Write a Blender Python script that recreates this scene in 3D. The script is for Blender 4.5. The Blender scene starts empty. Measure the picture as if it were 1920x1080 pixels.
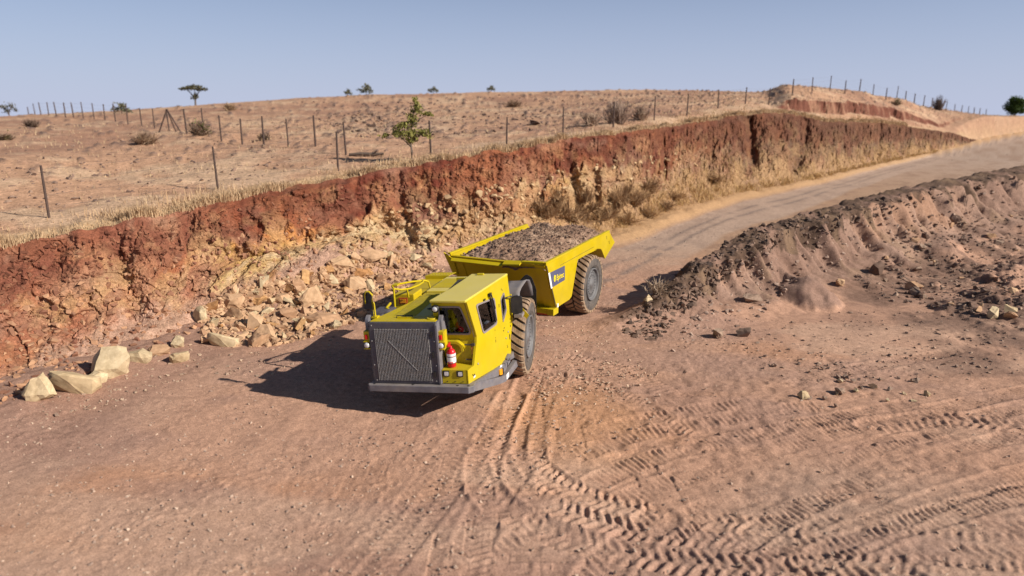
import bpy, bmesh, math, random
import numpy as np
from mathutils import Vector, Matrix, Quaternion
from mathutils.bvhtree import BVHTree

scene = bpy.context.scene
col = scene.collection
R = math.radians

# ------------------------------------------------------------------ camera, sky, sun, exposure
CAM_H, PITCH, FPX = 5.9, R(14.2), 1280.0
cam_d = bpy.data.cameras.new('camera')
cam_d.lens = 24.0
cam_d.sensor_width = 36.0
cam_d.clip_start = 0.1
cam_d.clip_end = 3000.0
cam_d.dof.use_dof = True
cam_d.dof.focus_distance = 17.0
cam_d.dof.aperture_fstop = 0.42
cam = bpy.data.objects.new('camera', cam_d)
col.objects.link(cam)
cam.location = (0, 0, CAM_H)
cam.rotation_euler = (R(90) - PITCH, 0, 0)
scene.camera = cam

SUN_EL = R(31.0)
SUN_AZ = R(111.0)                          # clockwise from +Y
world = bpy.data.worlds.new('World')
scene.world = world
world.use_nodes = True
wn = world.node_tree.nodes
wl = world.node_tree.links
wn.clear()
sky = wn.new('ShaderNodeTexSky')
sky.sky_type = 'NISHITA'
sky.sun_disc = False
sky.sun_elevation = SUN_EL
sky.sun_rotation = SUN_AZ
sky.altitude = 600
sky.air_density = 1.0
sky.dust_density = 0.9
sky.ozone_density = 3.0
bg = wn.new('ShaderNodeBackground')
bg.inputs['Strength'].default_value = 0.05
wo = wn.new('ShaderNodeOutputWorld')
# dust haze low over the horizon, clear deep sky above it
wtc = wn.new('ShaderNodeTexCoord'); wsep = wn.new('ShaderNodeSeparateXYZ'); wmr = wn.new('ShaderNodeMapRange')
wl.new(wtc.outputs['Generated'], wsep.inputs[0]); wl.new(wsep.outputs[2], wmr.inputs[0])
wmr.inputs[1].default_value = 0.0; wmr.inputs[2].default_value = 0.30; wmr.inputs[3].default_value = 0.92; wmr.inputs[4].default_value = 0.0
hzr = wn.new('ShaderNodeValToRGB')
hzr.color_ramp.elements[0].position = 0.0; hzr.color_ramp.elements[0].color = (8.0, 8.8, 11.6, 1)
hzr.color_ramp.elements[1].position = 0.15; hzr.color_ramp.elements[1].color = (7.8, 9.0, 13.0, 1)
wl.new(wsep.outputs[2], hzr.inputs[0])
haze = wn.new('ShaderNodeMix'); haze.data_type = 'RGBA'
wl.new(wmr.outputs[0], haze.inputs[0])
wl.new(sky.outputs[0], haze.inputs[6])
wl.new(hzr.outputs[0], haze.inputs[7])
wl.new(haze.outputs[2], bg.inputs[0])
wl.new(bg.outputs[0], wo.inputs[0])

sun_d = bpy.data.lights.new('sun', 'SUN')
sun_d.energy = 5.0
sun_d.angle = R(0.5)
sun_d.color = (1.0, 0.93, 0.82)
sun = bpy.data.objects.new('sun', sun_d)
col.objects.link(sun)
sdir = Vector((math.sin(SUN_AZ) * math.cos(SUN_EL), math.cos(SUN_AZ) * math.cos(SUN_EL), math.sin(SUN_EL)))
sun.rotation_euler = sdir.to_track_quat('Z', 'Y').to_euler()

scene.view_settings.view_transform = 'Standard'
scene.view_settings.look = 'None'
scene.view_settings.exposure = 0.40
scene.view_settings.gamma = 1.0
scene.cycles.max_bounces = 6
scene.cycles.transparent_max_bounces = 12

# ------------------------------------------------------------------ helpers: tagging, noise, projection
def tag(o, label=None, cat=None, group=None, kind=None):
    if label: o['label'] = label
    if cat: o['category'] = cat
    if group: o['group'] = group
    if kind: o['kind'] = kind
    return o

def empty(name, loc=(0, 0, 0), rz=0.0):
    o = bpy.data.objects.new(name, None)
    col.objects.link(o)
    o.location = loc
    o.rotation_euler = (0, 0, rz)
    o.empty_display_size = 0.3
    return o

def cam_ray(u, v):
    x = (u - 960) / FPX; d = (v - 540) / FPX
    return np.array([x, math.cos(PITCH) - math.sin(PITCH) * d, -math.sin(PITCH) - math.cos(PITCH) * d])

def at_y(u, v, y):                       # point of the place seen at photo pixel (u,v), y metres ahead
    r = cam_ray(u, v)
    return np.array([0, 0, CAM_H]) + r * (y / r[1])

def x_at(u, y):                          # x of photo column u on near-level ground y metres ahead
    zc = y * math.cos(PITCH) + (CAM_H - 1.0) * math.sin(PITCH)
    return (u - 960) / FPX * zc

def _hash(ix, iy, seed):
    n = (ix.astype(np.int64) * 374761393 + iy.astype(np.int64) * 668265263 + seed * 144269503) & 0xffffffff
    n = ((n ^ (n >> 13)) * 1274126177) & 0xffffffff
    n = n ^ (n >> 16)
    n = (n * 2246822519) & 0xffffffff
    n = n ^ (n >> 15)
    return n.astype(np.float64) / 4294967296.0

def vnoise(x, y, seed=0):
    ix = np.floor(x); iy = np.floor(y)
    fx = x - ix; fy = y - iy
    ix = ix.astype(np.int64); iy = iy.astype(np.int64)
    fx = fx * fx * fx * (fx * (fx * 6 - 15) + 10); fy = fy * fy * fy * (fy * (fy * 6 - 15) + 10)
    a = _hash(ix, iy, seed); b = _hash(ix + 1, iy, seed)
    c = _hash(ix, iy + 1, seed); d = _hash(ix + 1, iy + 1, seed)
    return (a + (b - a) * fx + (c - a) * fy + (a - b - c + d) * fx * fy) * 2 - 1

def fbm(x, y, octv=4, seed=0, gain=0.5):
    s = np.zeros_like(x); a = 1.0; t = 0.0
    for k in range(octv):
        s += a * vnoise(x, y, seed + k * 17); t += a
        x, y = 1.62 * x - 1.21 * y + 5.2, 1.21 * x + 1.62 * y + 1.7
        a *= gain
    return s / t

def worley(x, y, seed=0):                # f1, f2, cell hash, offset to the cell point
    ix = np.floor(x).astype(np.int64); iy = np.floor(y).astype(np.int64)
    f1 = np.full(x.shape, 9.0); f2 = np.full(x.shape, 9.0)
    hid = np.zeros(x.shape); ox = np.zeros(x.shape); oy = np.zeros(x.shape)
    for dx in (-1, 0, 1):
        for dy in (-1, 0, 1):
            cx = ix + dx; cy = iy + dy
            px = cx + _hash(cx, cy, seed); py = cy + _hash(cx, cy, seed + 71)
            ddx = x - px; ddy = y - py
            d = np.sqrt(ddx * ddx + ddy * ddy)
            h = _hash(cx, cy, seed + 313)
            near = d < f1
            f2 = np.where(near, f1, np.minimum(f2, d))
            f1 = np.where(near, d, f1)
            hid = np.where(near, h, hid); ox = np.where(near, ddx, ox); oy = np.where(near, ddy, oy)
    return f1, f2, hid, ox, oy

def sstep(a, b, x):
    t = np.clip((x - a) / (b - a), 0, 1)
    return t * t * (3 - 2 * t)

def lerp(a, b, t):
    return a + (b - a) * t

def mixc(c, d, t):                       # colours (n,3), weight (n,)
    return c + (np.asarray(d) - c) * t[..., None]

def np_mesh(name, verts, faces, mats, colors=None, smooth=True, mat_idx=None):
    me = bpy.data.meshes.new(name)
    verts = np.asarray(verts, np.float32); faces = np.asarray(faces, np.int32)
    n, k = faces.shape
    me.vertices.add(len(verts)); me.vertices.foreach_set('co', verts.ravel())
    me.loops.add(n * k); me.loops.foreach_set('vertex_index', faces.ravel())
    me.polygons.add(n); me.polygons.foreach_set('loop_start', np.arange(0, n * k, k, dtype=np.int32))
    me.polygons.foreach_set('use_smooth', np.full(n, smooth, dtype=bool))
    if mat_idx is not None:
        me.polygons.foreach_set('material_index', np.asarray(mat_idx, np.int32))
    me.update(calc_edges=True)
    me.validate()
    for m in (mats if isinstance(mats, (list, tuple)) else [mats]):
        me.materials.append(m)
    if colors is not None:
        at = me.attributes.new('Col', 'FLOAT_COLOR', 'POINT')
        c4 = np.ones((len(verts), 4), np.float32); c4[:, :3] = np.clip(colors, 0.005, 0.95)
        at.data.foreach_set('color', c4.ravel())
    o = bpy.data.objects.new(name, me)
    col.objects.link(o)
    return o

def grid_faces(nr, nc):
    i = np.arange(nr - 1)[:, None] * nc + np.arange(nc - 1)[None, :]
    return np.stack([i, i + 1, i + 1 + nc, i + nc], -1).reshape(-1, 4)

# ------------------------------------------------------------------ materials
def new_mat(name):
    m = bpy.data.materials.new(name); m.use_nodes = True
    nt = m.node_tree; nt.nodes.clear()
    out = nt.nodes.new('ShaderNodeOutputMaterial')
    b = nt.nodes.new('ShaderNodeBsdfPrincipled')
    nt.links.new(b.outputs[0], out.inputs[0])
    return m, nt, b

def noise_node(nt, scale, detail=6, rough=0.6, coord='Object'):
    tc = nt.nodes.new('ShaderNodeTexCoord')
    n = nt.nodes.new('ShaderNodeTexNoise')
    n.inputs['Scale'].default_value = scale; n.inputs['Detail'].default_value = detail
    n.inputs['Roughness'].default_value = rough
    nt.links.new(tc.outputs[coord], n.inputs['Vector'])
    return n

def ramp(nt, src, p0, p1, c0=(0, 0, 0, 1), c1=(1, 1, 1, 1)):
    r = nt.nodes.new('ShaderNodeValToRGB')
    r.color_ramp.elements[0].position = p0; r.color_ramp.elements[1].position = p1
    r.color_ramp.elements[0].color = c0; r.color_ramp.elements[1].color = c1
    nt.links.new(src, r.inputs[0])
    return r

def mix_node(nt, fac, a, b, mode='MIX'):
    m = nt.nodes.new('ShaderNodeMix'); m.data_type = 'RGBA'; m.blend_type = mode
    for s, v in ((m.inputs[0], fac), (m.inputs[6], a), (m.inputs[7], b)):
        if hasattr(v, 'is_linked'): nt.links.new(v, s)
        elif isinstance(v, (int, float)): s.default_value = v
        else: s.default_value = (*v[:3], 1)
    return m.outputs[2]

def earth_mat(name, s1=9.0, s2=45.0, amt=0.42, bump=0.5, bdist=0.04):
    """Soil and rock: the mesh's own colour attribute broken up by fine noise, with fine relief."""
    m, nt, b = new_mat(name)
    at = nt.nodes.new('ShaderNodeAttribute'); at.attribute_name = 'Col'
    n1 = noise_node(nt, s1, 8, 0.65); n2 = noise_node(nt, s2, 5, 0.7)
    r1 = ramp(nt, n1.outputs['Fac'], 0.3, 0.7, (1 - amt, 1 - amt * 1.05, 1 - amt * 1.1, 1), (1 + amt * .75, 1 + amt * .75, 1 + amt * .75, 1))
    r2 = ramp(nt, n2.outputs['Fac'], 0.33, 0.67, (0.62, 0.60, 0.58, 1), (1.30, 1.30, 1.30, 1))
    c = mix_node(nt, 1.0, at.outputs['Color'], r1.outputs[0], 'MULTIPLY')
    c = mix_node(nt, 1.0, c, r2.outputs[0], 'MULTIPLY')
    nt.links.new(c, b.inputs['Base Color'])
    b.inputs['Roughness'].default_value = 0.95
    b.inputs['Specular IOR Level'].default_value = 0.15
    bp = nt.nodes.new('ShaderNodeBump'); bp.inputs['Strength'].default_value = bump; bp.inputs['Distance'].default_value = bdist
    ad = nt.nodes.new('ShaderNodeMath'); ad.operation = 'ADD'
    nt.links.new(n1.outputs['Fac'], ad.inputs[0]); nt.links.new(n2.outputs['Fac'], ad.inputs[1])
    nt.links.new(ad.outputs[0], bp.inputs['Height']); nt.links.new(bp.outputs[0], b.inputs['Normal'])
    return m

def plain_mat(name, base, rough=0.6, metal=0.0, var=0.15, vs=6.0, dust=0.0, dustc=(0.42, 0.30, 0.20), spec=0.4, up=0.0):
    """Painted or bare surface with mottling, and dust that lies where it settles."""
    m, nt, b = new_mat(name)
    n1 = noise_node(nt, vs, 7, 0.65)
    lo = [c * (1 - var) for c in base]; hi = [min(1, c * (1 + var * .6)) for c in base]
    c = ramp(nt, n1.outputs['Fac'], 0.35, 0.65, (*lo, 1), (*hi, 1)).outputs[0]
    if dust > 0 or up > 0:
        n2 = noise_node(nt, vs * .45, 8, 0.7)
        d = ramp(nt, n2.outputs['Fac'], 0.38, 0.72, (0, 0, 0, 1), (dust, dust, dust, 1)).outputs[0]
        if up > 0:
            g = nt.nodes.new('ShaderNodeNewGeometry'); sx = nt.nodes.new('ShaderNodeSeparateXYZ')
            nt.links.new(g.outputs['Normal'], sx.inputs[0])
            mr = nt.nodes.new('ShaderNodeMapRange'); mr.inputs[1].default_value = 0.45; mr.inputs[2].default_value = 0.95
            mr.inputs[4].default_value = up
            nt.links.new(sx.outputs[2], mr.inputs[0])
            ad = nt.nodes.new('ShaderNodeMath'); ad.operation = 'ADD'; ad.use_clamp = True
            nt.links.new(d, ad.inputs[0]); nt.links.new(mr.outputs[0], ad.inputs[1]); d = ad.outputs[0]
        c = mix_node(nt, d, c, dustc)
    nt.links.new(c, b.inputs['Base Color'])
    rr = ramp(nt, n1.outputs['Fac'], 0.3, 0.7, (max(0.05, rough - .12),) * 3 + (1,), (min(1, rough + .12),) * 3 + (1,))
    nt.links.new(rr.outputs[0], b.inputs['Roughness'])
    b.inputs['Metallic'].default_value = metal
    b.inputs['Specular IOR Level'].default_value = spec
    return m

def random_mat(name, c0, c1, rough=0.9, var=0.3, vs=5.0, bump=0.4):
    """Stone or leaf whose colour varies from one object to the next."""
    m, nt, b = new_mat(name)
    oi = nt.nodes.new('ShaderNodeObjectInfo')
    c = mix_node(nt, oi.outputs['Random'], c0, c1)
    n1 = noise_node(nt, vs, 7, 0.68)
    r1 = ramp(nt, n1.outputs['Fac'], 0.32, 0.68, (1 - var, 1 - var * 1.1, 1 - var * 1.25, 1), (1 + var * .5, 1 + var * .5, 1 + var * .5, 1))
    c = mix_node(nt, 1.0, c, r1.outputs[0], 'MULTIPLY')
    nt.links.new(c, b.inputs['Base Color'])
    b.inputs['Roughness'].default_value = rough; b.inputs['Specular IOR Level'].default_value = 0.2
    bp = nt.nodes.new('ShaderNodeBump'); bp.inputs['Strength'].default_value = bump; bp.inputs['Distance'].default_value = 0.03
    nt.links.new(n1.outputs['Fac'], bp.inputs['Height']); nt.links.new(bp.outputs[0], b.inputs['Normal'])
    return m

def attr_mat(name, rough=0.85, transl=0.0):
    m, nt, b = new_mat(name)
    at = nt.nodes.new('ShaderNodeAttribute'); at.attribute_name = 'Col'
    nt.links.new(at.outputs['Color'], b.inputs['Base Color'])
    b.inputs['Roughness'].default_value = rough; b.inputs['Specular IOR Level'].default_value = 0.15
    if transl > 0:
        tr = nt.nodes.new('ShaderNodeBsdfTranslucent'); nt.links.new(at.outputs['Color'], tr.inputs[0])
        mx = nt.nodes.new('ShaderNodeMixShader'); mx.inputs[0].default_value = transl
        out = [n for n in nt.nodes if n.type == 'OUTPUT_MATERIAL'][0]
        nt.links.new(b.outputs[0], mx.inputs[1]); nt.links.new(tr.outputs[0], mx.inputs[2]); nt.links.new(mx.outputs[0], out.inputs[0])
    return m

def glass_mat(name, tint=(0.35, 0.40, 0.38)):
    m = bpy.data.materials.new(name); m.use_nodes = True
    nt = m.node_tree; nt.nodes.clear()
    out = nt.nodes.new('ShaderNodeOutputMaterial')
    t = nt.nodes.new('ShaderNodeBsdfTransparent'); t.inputs[0].default_value = (*tint, 1)
    g = nt.nodes.new('ShaderNodeBsdfGlossy'); g.inputs['Roughness'].default_value = 0.04
    f = nt.nodes.new('ShaderNodeFresnel'); f.inputs[0].default_value = 1.5
    mx = nt.nodes.new('ShaderNodeMixShader')
    nt.links.new(f.outputs[0], mx.inputs[0]); nt.links.new(t.outputs[0], mx.inputs[1]); nt.links.new(g.outputs[0], mx.inputs[2])
    nt.links.new(mx.outputs[0], out.inputs[0])
    return m

M = {}
M['ground'] = earth_mat('quarry_soil', 7.0, 40.0, 0.22, 0.5, 0.03)
M['bank'] = earth_mat('cut_bank_rock', 4.0, 19.0, 0.34, 0.7, 0.08)
M['hill'] = earth_mat('dry_hill_soil', 1.3, 9.0, 0.26, 0.5, 0.08)
M['yellow'] = plain_mat('yellow_paint', (0.50, 0.375, 0.002), 0.42, 0, 0.07, 2.2, 0.16, (0.46, 0.36, 0.12), up=0.0, spec=0.22)
M['yellow_dusty'] = plain_mat('dusty_yellow_paint', (0.56, 0.45, 0.035), 0.6, 0, 0.08, 2.5, 0.30, (0.60, 0.49, 0.18), up=0.5)
M['yellow_shell'] = plain_mat('yellow_body_paint', (0.49, 0.355, 0.002), 0.45, 0, 0.10, 1.6, 0.20, (0.44, 0.33, 0.12), up=0.03, spec=0.22)
M['grey'] = plain_mat('grey_paint', (0.135, 0.13, 0.15), 0.55, 0.0, 0.2, 6.0, 0.35, (0.36, 0.29, 0.23), up=0.25)
M['slate'] = plain_mat('slate_paint', (0.060, 0.058, 0.075), 0.5, 0.0, 0.2, 6.0, 0.15)
M['steel'] = plain_mat('worn_steel', (0.30, 0.29, 0.29), 0.5, 0.0, 0.3, 18.0, 0.25)
M['black'] = plain_mat('black_plastic', (0.014, 0.014, 0.015), 0.45, 0, 0.2, 8.0, 0.05)
M['dark'] = plain_mat('dark_machinery', (0.03, 0.028, 0.027), 0.7, 0, 0.3, 8.0, 0.2)
M['rubber'] = plain_mat('tyre_rubber', (0.075, 0.066, 0.062), 0.85, 0, 0.2, 7.0, 0.55, (0.25, 0.20, 0.165), spec=0.2)
M['tread'] = plain_mat('dusty_tread', (0.30, 0.205, 0.135), 0.95, 0, 0.3, 9.0, 0.3, (0.5, 0.36, 0.25), spec=0.1)
M['groove'] = plain_mat('tread_groove', (0.05, 0.040, 0.034), 0.95, 0, 0.3, 9.0, spec=0.1)
M['rim'] = plain_mat('grey_rim', (0.13, 0.126, 0.13), 0.6, 0.0, 0.2, 9.0, 0.2, (0.25, 0.2, 0.17))
M['red'] = plain_mat('red_enamel', (0.62, 0.012, 0.022), 0.3, 0, 0.08, 8.0)
M['red_lens'] = plain_mat('red_lens', (0.65, 0.01, 0.015), 0.2, 0, 0.05, 8.0)
M['white'] = plain_mat('white_label', (0.78, 0.78, 0.76), 0.5, 0, 0.05, 9.0)
M['lens'] = plain_mat('lamp_lens', (0.72, 0.70, 0.68), 0.15, 0.1, 0.12, 60.0, spec=0.8)
M['amber'] = plain_mat('amber_lens', (0.72, 0.30, 0.01), 0.25, 0, 0.06, 20.0)
M['navy'] = plain_mat('navy_decal', (0.085, 0.085, 0.15), 0.5, 0, 0.05, 3.0)
M['letter'] = plain_mat('yellow_lettering', (0.78, 0.62, 0.01), 0.5, 0, 0.03, 3.0)
M['glass'] = glass_mat('cab_glass', (0.26, 0.29, 0.28))
M['glass_side'] = glass_mat('side_glass', (0.58, 0.60, 0.58))
M['mirror'] = plain_mat('mirror_face', (0.5, 0.5, 0.5), 0.06, 1.0, 0.02, 4.0)
M['trim'] = plain_mat('grey_window_seal', (0.24, 0.20, 0.20), 0.6, 0, 0.1, 9.0)
M['vinyl'] = plain_mat('grey_seat_vinyl', (0.30, 0.30, 0.30), 0.7, 0, 0.1, 9.0)
M['rust'] = plain_mat('red_oxide', (0.40, 0.055, 0.02), 0.7, 0, 0.25, 9.0)
M['skin'] = plain_mat('skin', (0.23, 0.12, 0.075), 0.55, 0, 0.08, 20.0)
M['cloth'] = plain_mat('dark_work_clothes', (0.035, 0.037, 0.05), 0.9, 0, 0.2, 30.0)
M['vest'] = plain_mat('lime_safety_vest', (0.50, 0.72, 0.04), 0.7, 0, 0.06, 20.0)
M['band'] = plain_mat('silver_reflective_band', (0.72, 0.74, 0.76), 0.35, 0.1, 0.05, 20.0)
M['hair'] = plain_mat('black_hair', (0.012, 0.01, 0.009), 0.6, 0, 0.2, 40.0)
M['eye'] = plain_mat('eye_white', (0.7, 0.68, 0.66), 0.3, 0, 0.02, 40.0)
M['tan_rock'] = random_mat('tan_fractured_rock', (0.42, 0.25, 0.15), (0.54, 0.355, 0.215), var=0.25, vs=3.0)
M['cream_rock'] = random_mat('cream_limestone', (0.48, 0.36, 0.22), (0.57, 0.45, 0.29), var=0.3, vs=2.2)
M['ochre_rock'] = random_mat('ochre_stained_rock', (0.40, 0.20, 0.085), (0.48, 0.28, 0.13), var=0.35, vs=3.0)
M['dark_rock'] = random_mat('dark_basalt', (0.09, 0.058, 0.045), (0.19, 0.12, 0.09), var=0.3, vs=3.0)
M['grey_rock'] = random_mat('grey_brown_rock', (0.22, 0.15, 0.115), (0.36, 0.255, 0.19), var=0.3, vs=3.0)
M['scatter'] = attr_mat('scattered_stone', 0.95)
M['straw'] = attr_mat('dry_straw', 0.9, 0.25)
M['leaf'] = attr_mat('leaf', 0.7, 0.25)
M['bark'] = plain_mat('bark', (0.12, 0.085, 0.065), 0.95, 0, 0.3, 12.0)
M['post'] = plain_mat('weathered_post', (0.085, 0.055, 0.045), 0.9, 0, 0.35, 7.0)
M['wire'] = plain_mat('fence_wire', (0.16, 0.13, 0.12), 0.6, 0.5, 0.2, 9.0)
M['core'] = plain_mat('radiator_black', (0.008, 0.008, 0.009), 0.7, 0, 0.2, 9.0)

# ------------------------------------------------------------------ the lie of the land: cut bank foot and lip
# (photo column, metres ahead) of the foot of the cut; (column, row, metres ahead) of its lip
FOOT = np.array([(-700, 7.6), (-400, 9.4), (-150, 11.2), (0, 12.6), (110, 14.0), (250, 16.0), (420, 19.0), (560, 21.0), (640, 22.2), (812, 25.0),
                 (950, 27.5), (1053, 30.0), (1190, 34.0), (1300, 41.0), (1387, 47.0), (1500, 53.0), (1650, 66.5), (1800, 88.0), (1870, 104.0), (1960, 124), (2250, 170)], float)
LIP = np.array([(-700, 560, 13.0), (-400, 525, 14.4), (-150, 488, 16.0), (0, 462, 17.3), (110, 443, 18.4), (250, 412, 20.0), (420, 380, 22.8), (560, 350, 25.4), (640, 333, 27.0),
                (812, 304, 29.6), (950, 281, 31.8), (1053, 263, 34.6), (1190, 245, 40.0), (1300, 231, 48.0), (1387, 216, 54.0),
                (1440, 212, 57.0), (1500, 217, 60.0), (1530, 224, 62.0), (1650, 230, 73.0), (1800, 250, 92.0), (1870, 252, 108.0), (1960, 248, 129), (2250, 238, 176)], float)

def road_rise(x, y):
    t = np.clip(y - 33.0, 0, 105)
    return 0.035 * (np.sqrt(t * t + 9) - 3)

def smooth_tab(tab, c, u):
    """monotone-ish smooth interpolation of a table column over photo column u"""
    xs = tab[:, 0]; ys = tab[:, c]
    m = np.gradient(ys, xs)
    i = np.clip(np.searchsorted(xs, u) - 1, 0, len(xs) - 2)
    h = xs[i + 1] - xs[i]; t = (u - xs[i]) / h
    return ((2 * t**3 - 3 * t**2 + 1) * ys[i] + (t**3 - 2 * t**2 + t) * h * m[i] + (-2 * t**3 + 3 * t**2) * ys[i + 1] + (t**3 - t**2) * h * m[i + 1])

def foot_xy(u):
    y = smooth_tab(FOOT, 1, u)
    zc = y * math.cos(PITCH) + (CAM_H - road_rise(0, y)) * math.sin(PITCH)
    return (u - 960) / FPX * zc, y

def lip_xyz(u):
    v = smooth_tab(LIP, 1, u); y = smooth_tab(LIP, 2, u)
    x = (u - 960) / FPX; d = (v - 540) / FPX
    ry = math.cos(PITCH) - math.sin(PITCH) * d; rz = -math.sin(PITCH) - math.cos(PITCH) * d
    t = y / ry
    return x * t, y, CAM_H + rz * t

_fu = np.linspace(-700, 2240, 700)
_fx, _fy = foot_xy(_fu)
_faz = np.arctan2(_fx, _fy); _fr = np.hypot(_fx, _fy)

def behind_foot(x, y):
    """metres past the foot of the cut, seen along the ray from the viewpoint (negative in front)"""
    az = np.arctan2(x, y); r = np.hypot(x, y)
    rf = np.interp(az, _faz, _fr, left=_fr[0], right=1e5)
    return r - rf

# ------------------------------------------------------------------ spoil ridge beside the road, and small heaps
RIDGE_PX = [(1150, 606, 18.9), (1200, 574, 19.6), (1262, 522, 20.6), (1330, 474, 21.9), (1420, 428, 24.0), (1500, 404, 26.5),
            (1560, 387, 28.5), (1690, 353, 33.0), (1740, 342, 36.0), (1920, 311, 44.0), (2200, 285, 58.0), (2600, 262, 80.0)]
RIDGE = np.array([at_y(*p) for p in RIDGE_PX])
RIDGE[:, 2] -= road_rise(0, RIDGE[:, 1])
RIDGE[0, 2] = 0.15
R_WR = np.array([1.2, 1.7, 2.3, 2.9, 3.4, 3.8, 4.0, 4.8, 5.0, 6.0, 7.0, 8.0])
R_WL = np.array([0.8, 0.9, 1.0, 1.1, 1.2, 1.3, 1.4, 1.6, 1.8, 2.2, 3.0, 3.0])

def poly_near(px, py, pts, extra):
    """nearest point of a polyline: distance (signed, + to the right of travel), interpolated extras, arc length"""
    best = np.full(px.shape, 1e9); sd = np.zeros(px.shape); ex = [np.zeros(px.shape) for _ in extra]; sl = np.zeros(px.shape)
    acc = 0.0
    for i in range(len(pts) - 1):
        ax, ay = pts[i][:2]; bx, by = pts[i + 1][:2]
        dx, dy = bx - ax, by - ay; L2 = dx * dx + dy * dy; L = math.sqrt(L2)
        t = np.clip(((px - ax) * dx + (py - ay) * dy) / L2, 0, 1)
        qx = px - (ax + t * dx); qy = py - (ay + t * dy)
        d = np.hypot(qx, qy)
        k = d < best
        best = np.where(k, d, best)
        sd = np.where(k, np.where(qx * dy - qy * dx > 0, d, -d), sd)
        for j, e in enumerate(extra):
            ex[j] = np.where(k, e[i] + t * (e[i + 1] - e[i]), ex[j])
        sl = np.where(k, acc + t * L, sl)
        acc += L
    return sd, ex, sl

def ridge_h(x, y):
    h = np.zeros(x.shape); side = np.zeros(x.shape); right = np.where(x > 1.6 * y, 1.0, 0.0)
    k = (x > 0) & (y > 15) & (y < 95)
    if not k.any(): return h, side, right
    px, py = x[k], y[k]
    wob = 0.35 * fbm(px / 1.3, py / 1.3, 3, 51)
    sd, (zr, wr, wl), sl = poly_near(px, py, RIDGE, (RIDGE[:, 2], R_WR, R_WL))
    sd = sd + wob * np.minimum(1, zr)
    q = np.where(sd > 0, sd / wr, -sd / wl)
    gul = 0.13 * vnoise(sl * 1.3, sd * 0.25, 5) + 0.07 * vnoise(sl * 4.1, sd * 0.5, 6)
    qr = np.clip(q + gul * sstep(0.05, 0.4, q), 0, 1.2)
    pr = np.interp(qr, [0, 0.20, 0.28, 0.48, 0.74, 1.0], [1, 0.95, 0.62, 0.27, 0.10, 0])
    plft = np.interp(np.clip(q, 0, 1.2), [0, 0.12, 0.5, 0.8, 1.0], [1, 0.95, 0.55, 0.16, 0])
    right[k] = sstep(0.3, 2.0, sd)
    hh = (zr + 0.02) * np.where(sd > 0, pr, plft)
    lum = (0.13 * fbm(px / 0.55, py / 0.55, 5, 90, 0.6) + 0.06 * (worley(px / 0.42, py / 0.42, 7)[0] * -1 + 0.5)) * sstep(0.0, 0.5, hh / np.maximum(zr, 0.2)) * np.minimum(1.2, zr)
    h[k] = np.maximum(0, hh + lum); side[k] = np.where(hh > 0.03, np.where(sd > 0, q, -q), 0)
    return h, side, right

CONE = at_y(1540, 600, 20.3)

# ------------------------------------------------------------------ wheel tracks pressed into the quarry floor
def ground_px(u, v):
    r = cam_ray(u, v); t = -CAM_H / r[2]
    return (r[0] * t, r[1] * t)

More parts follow.
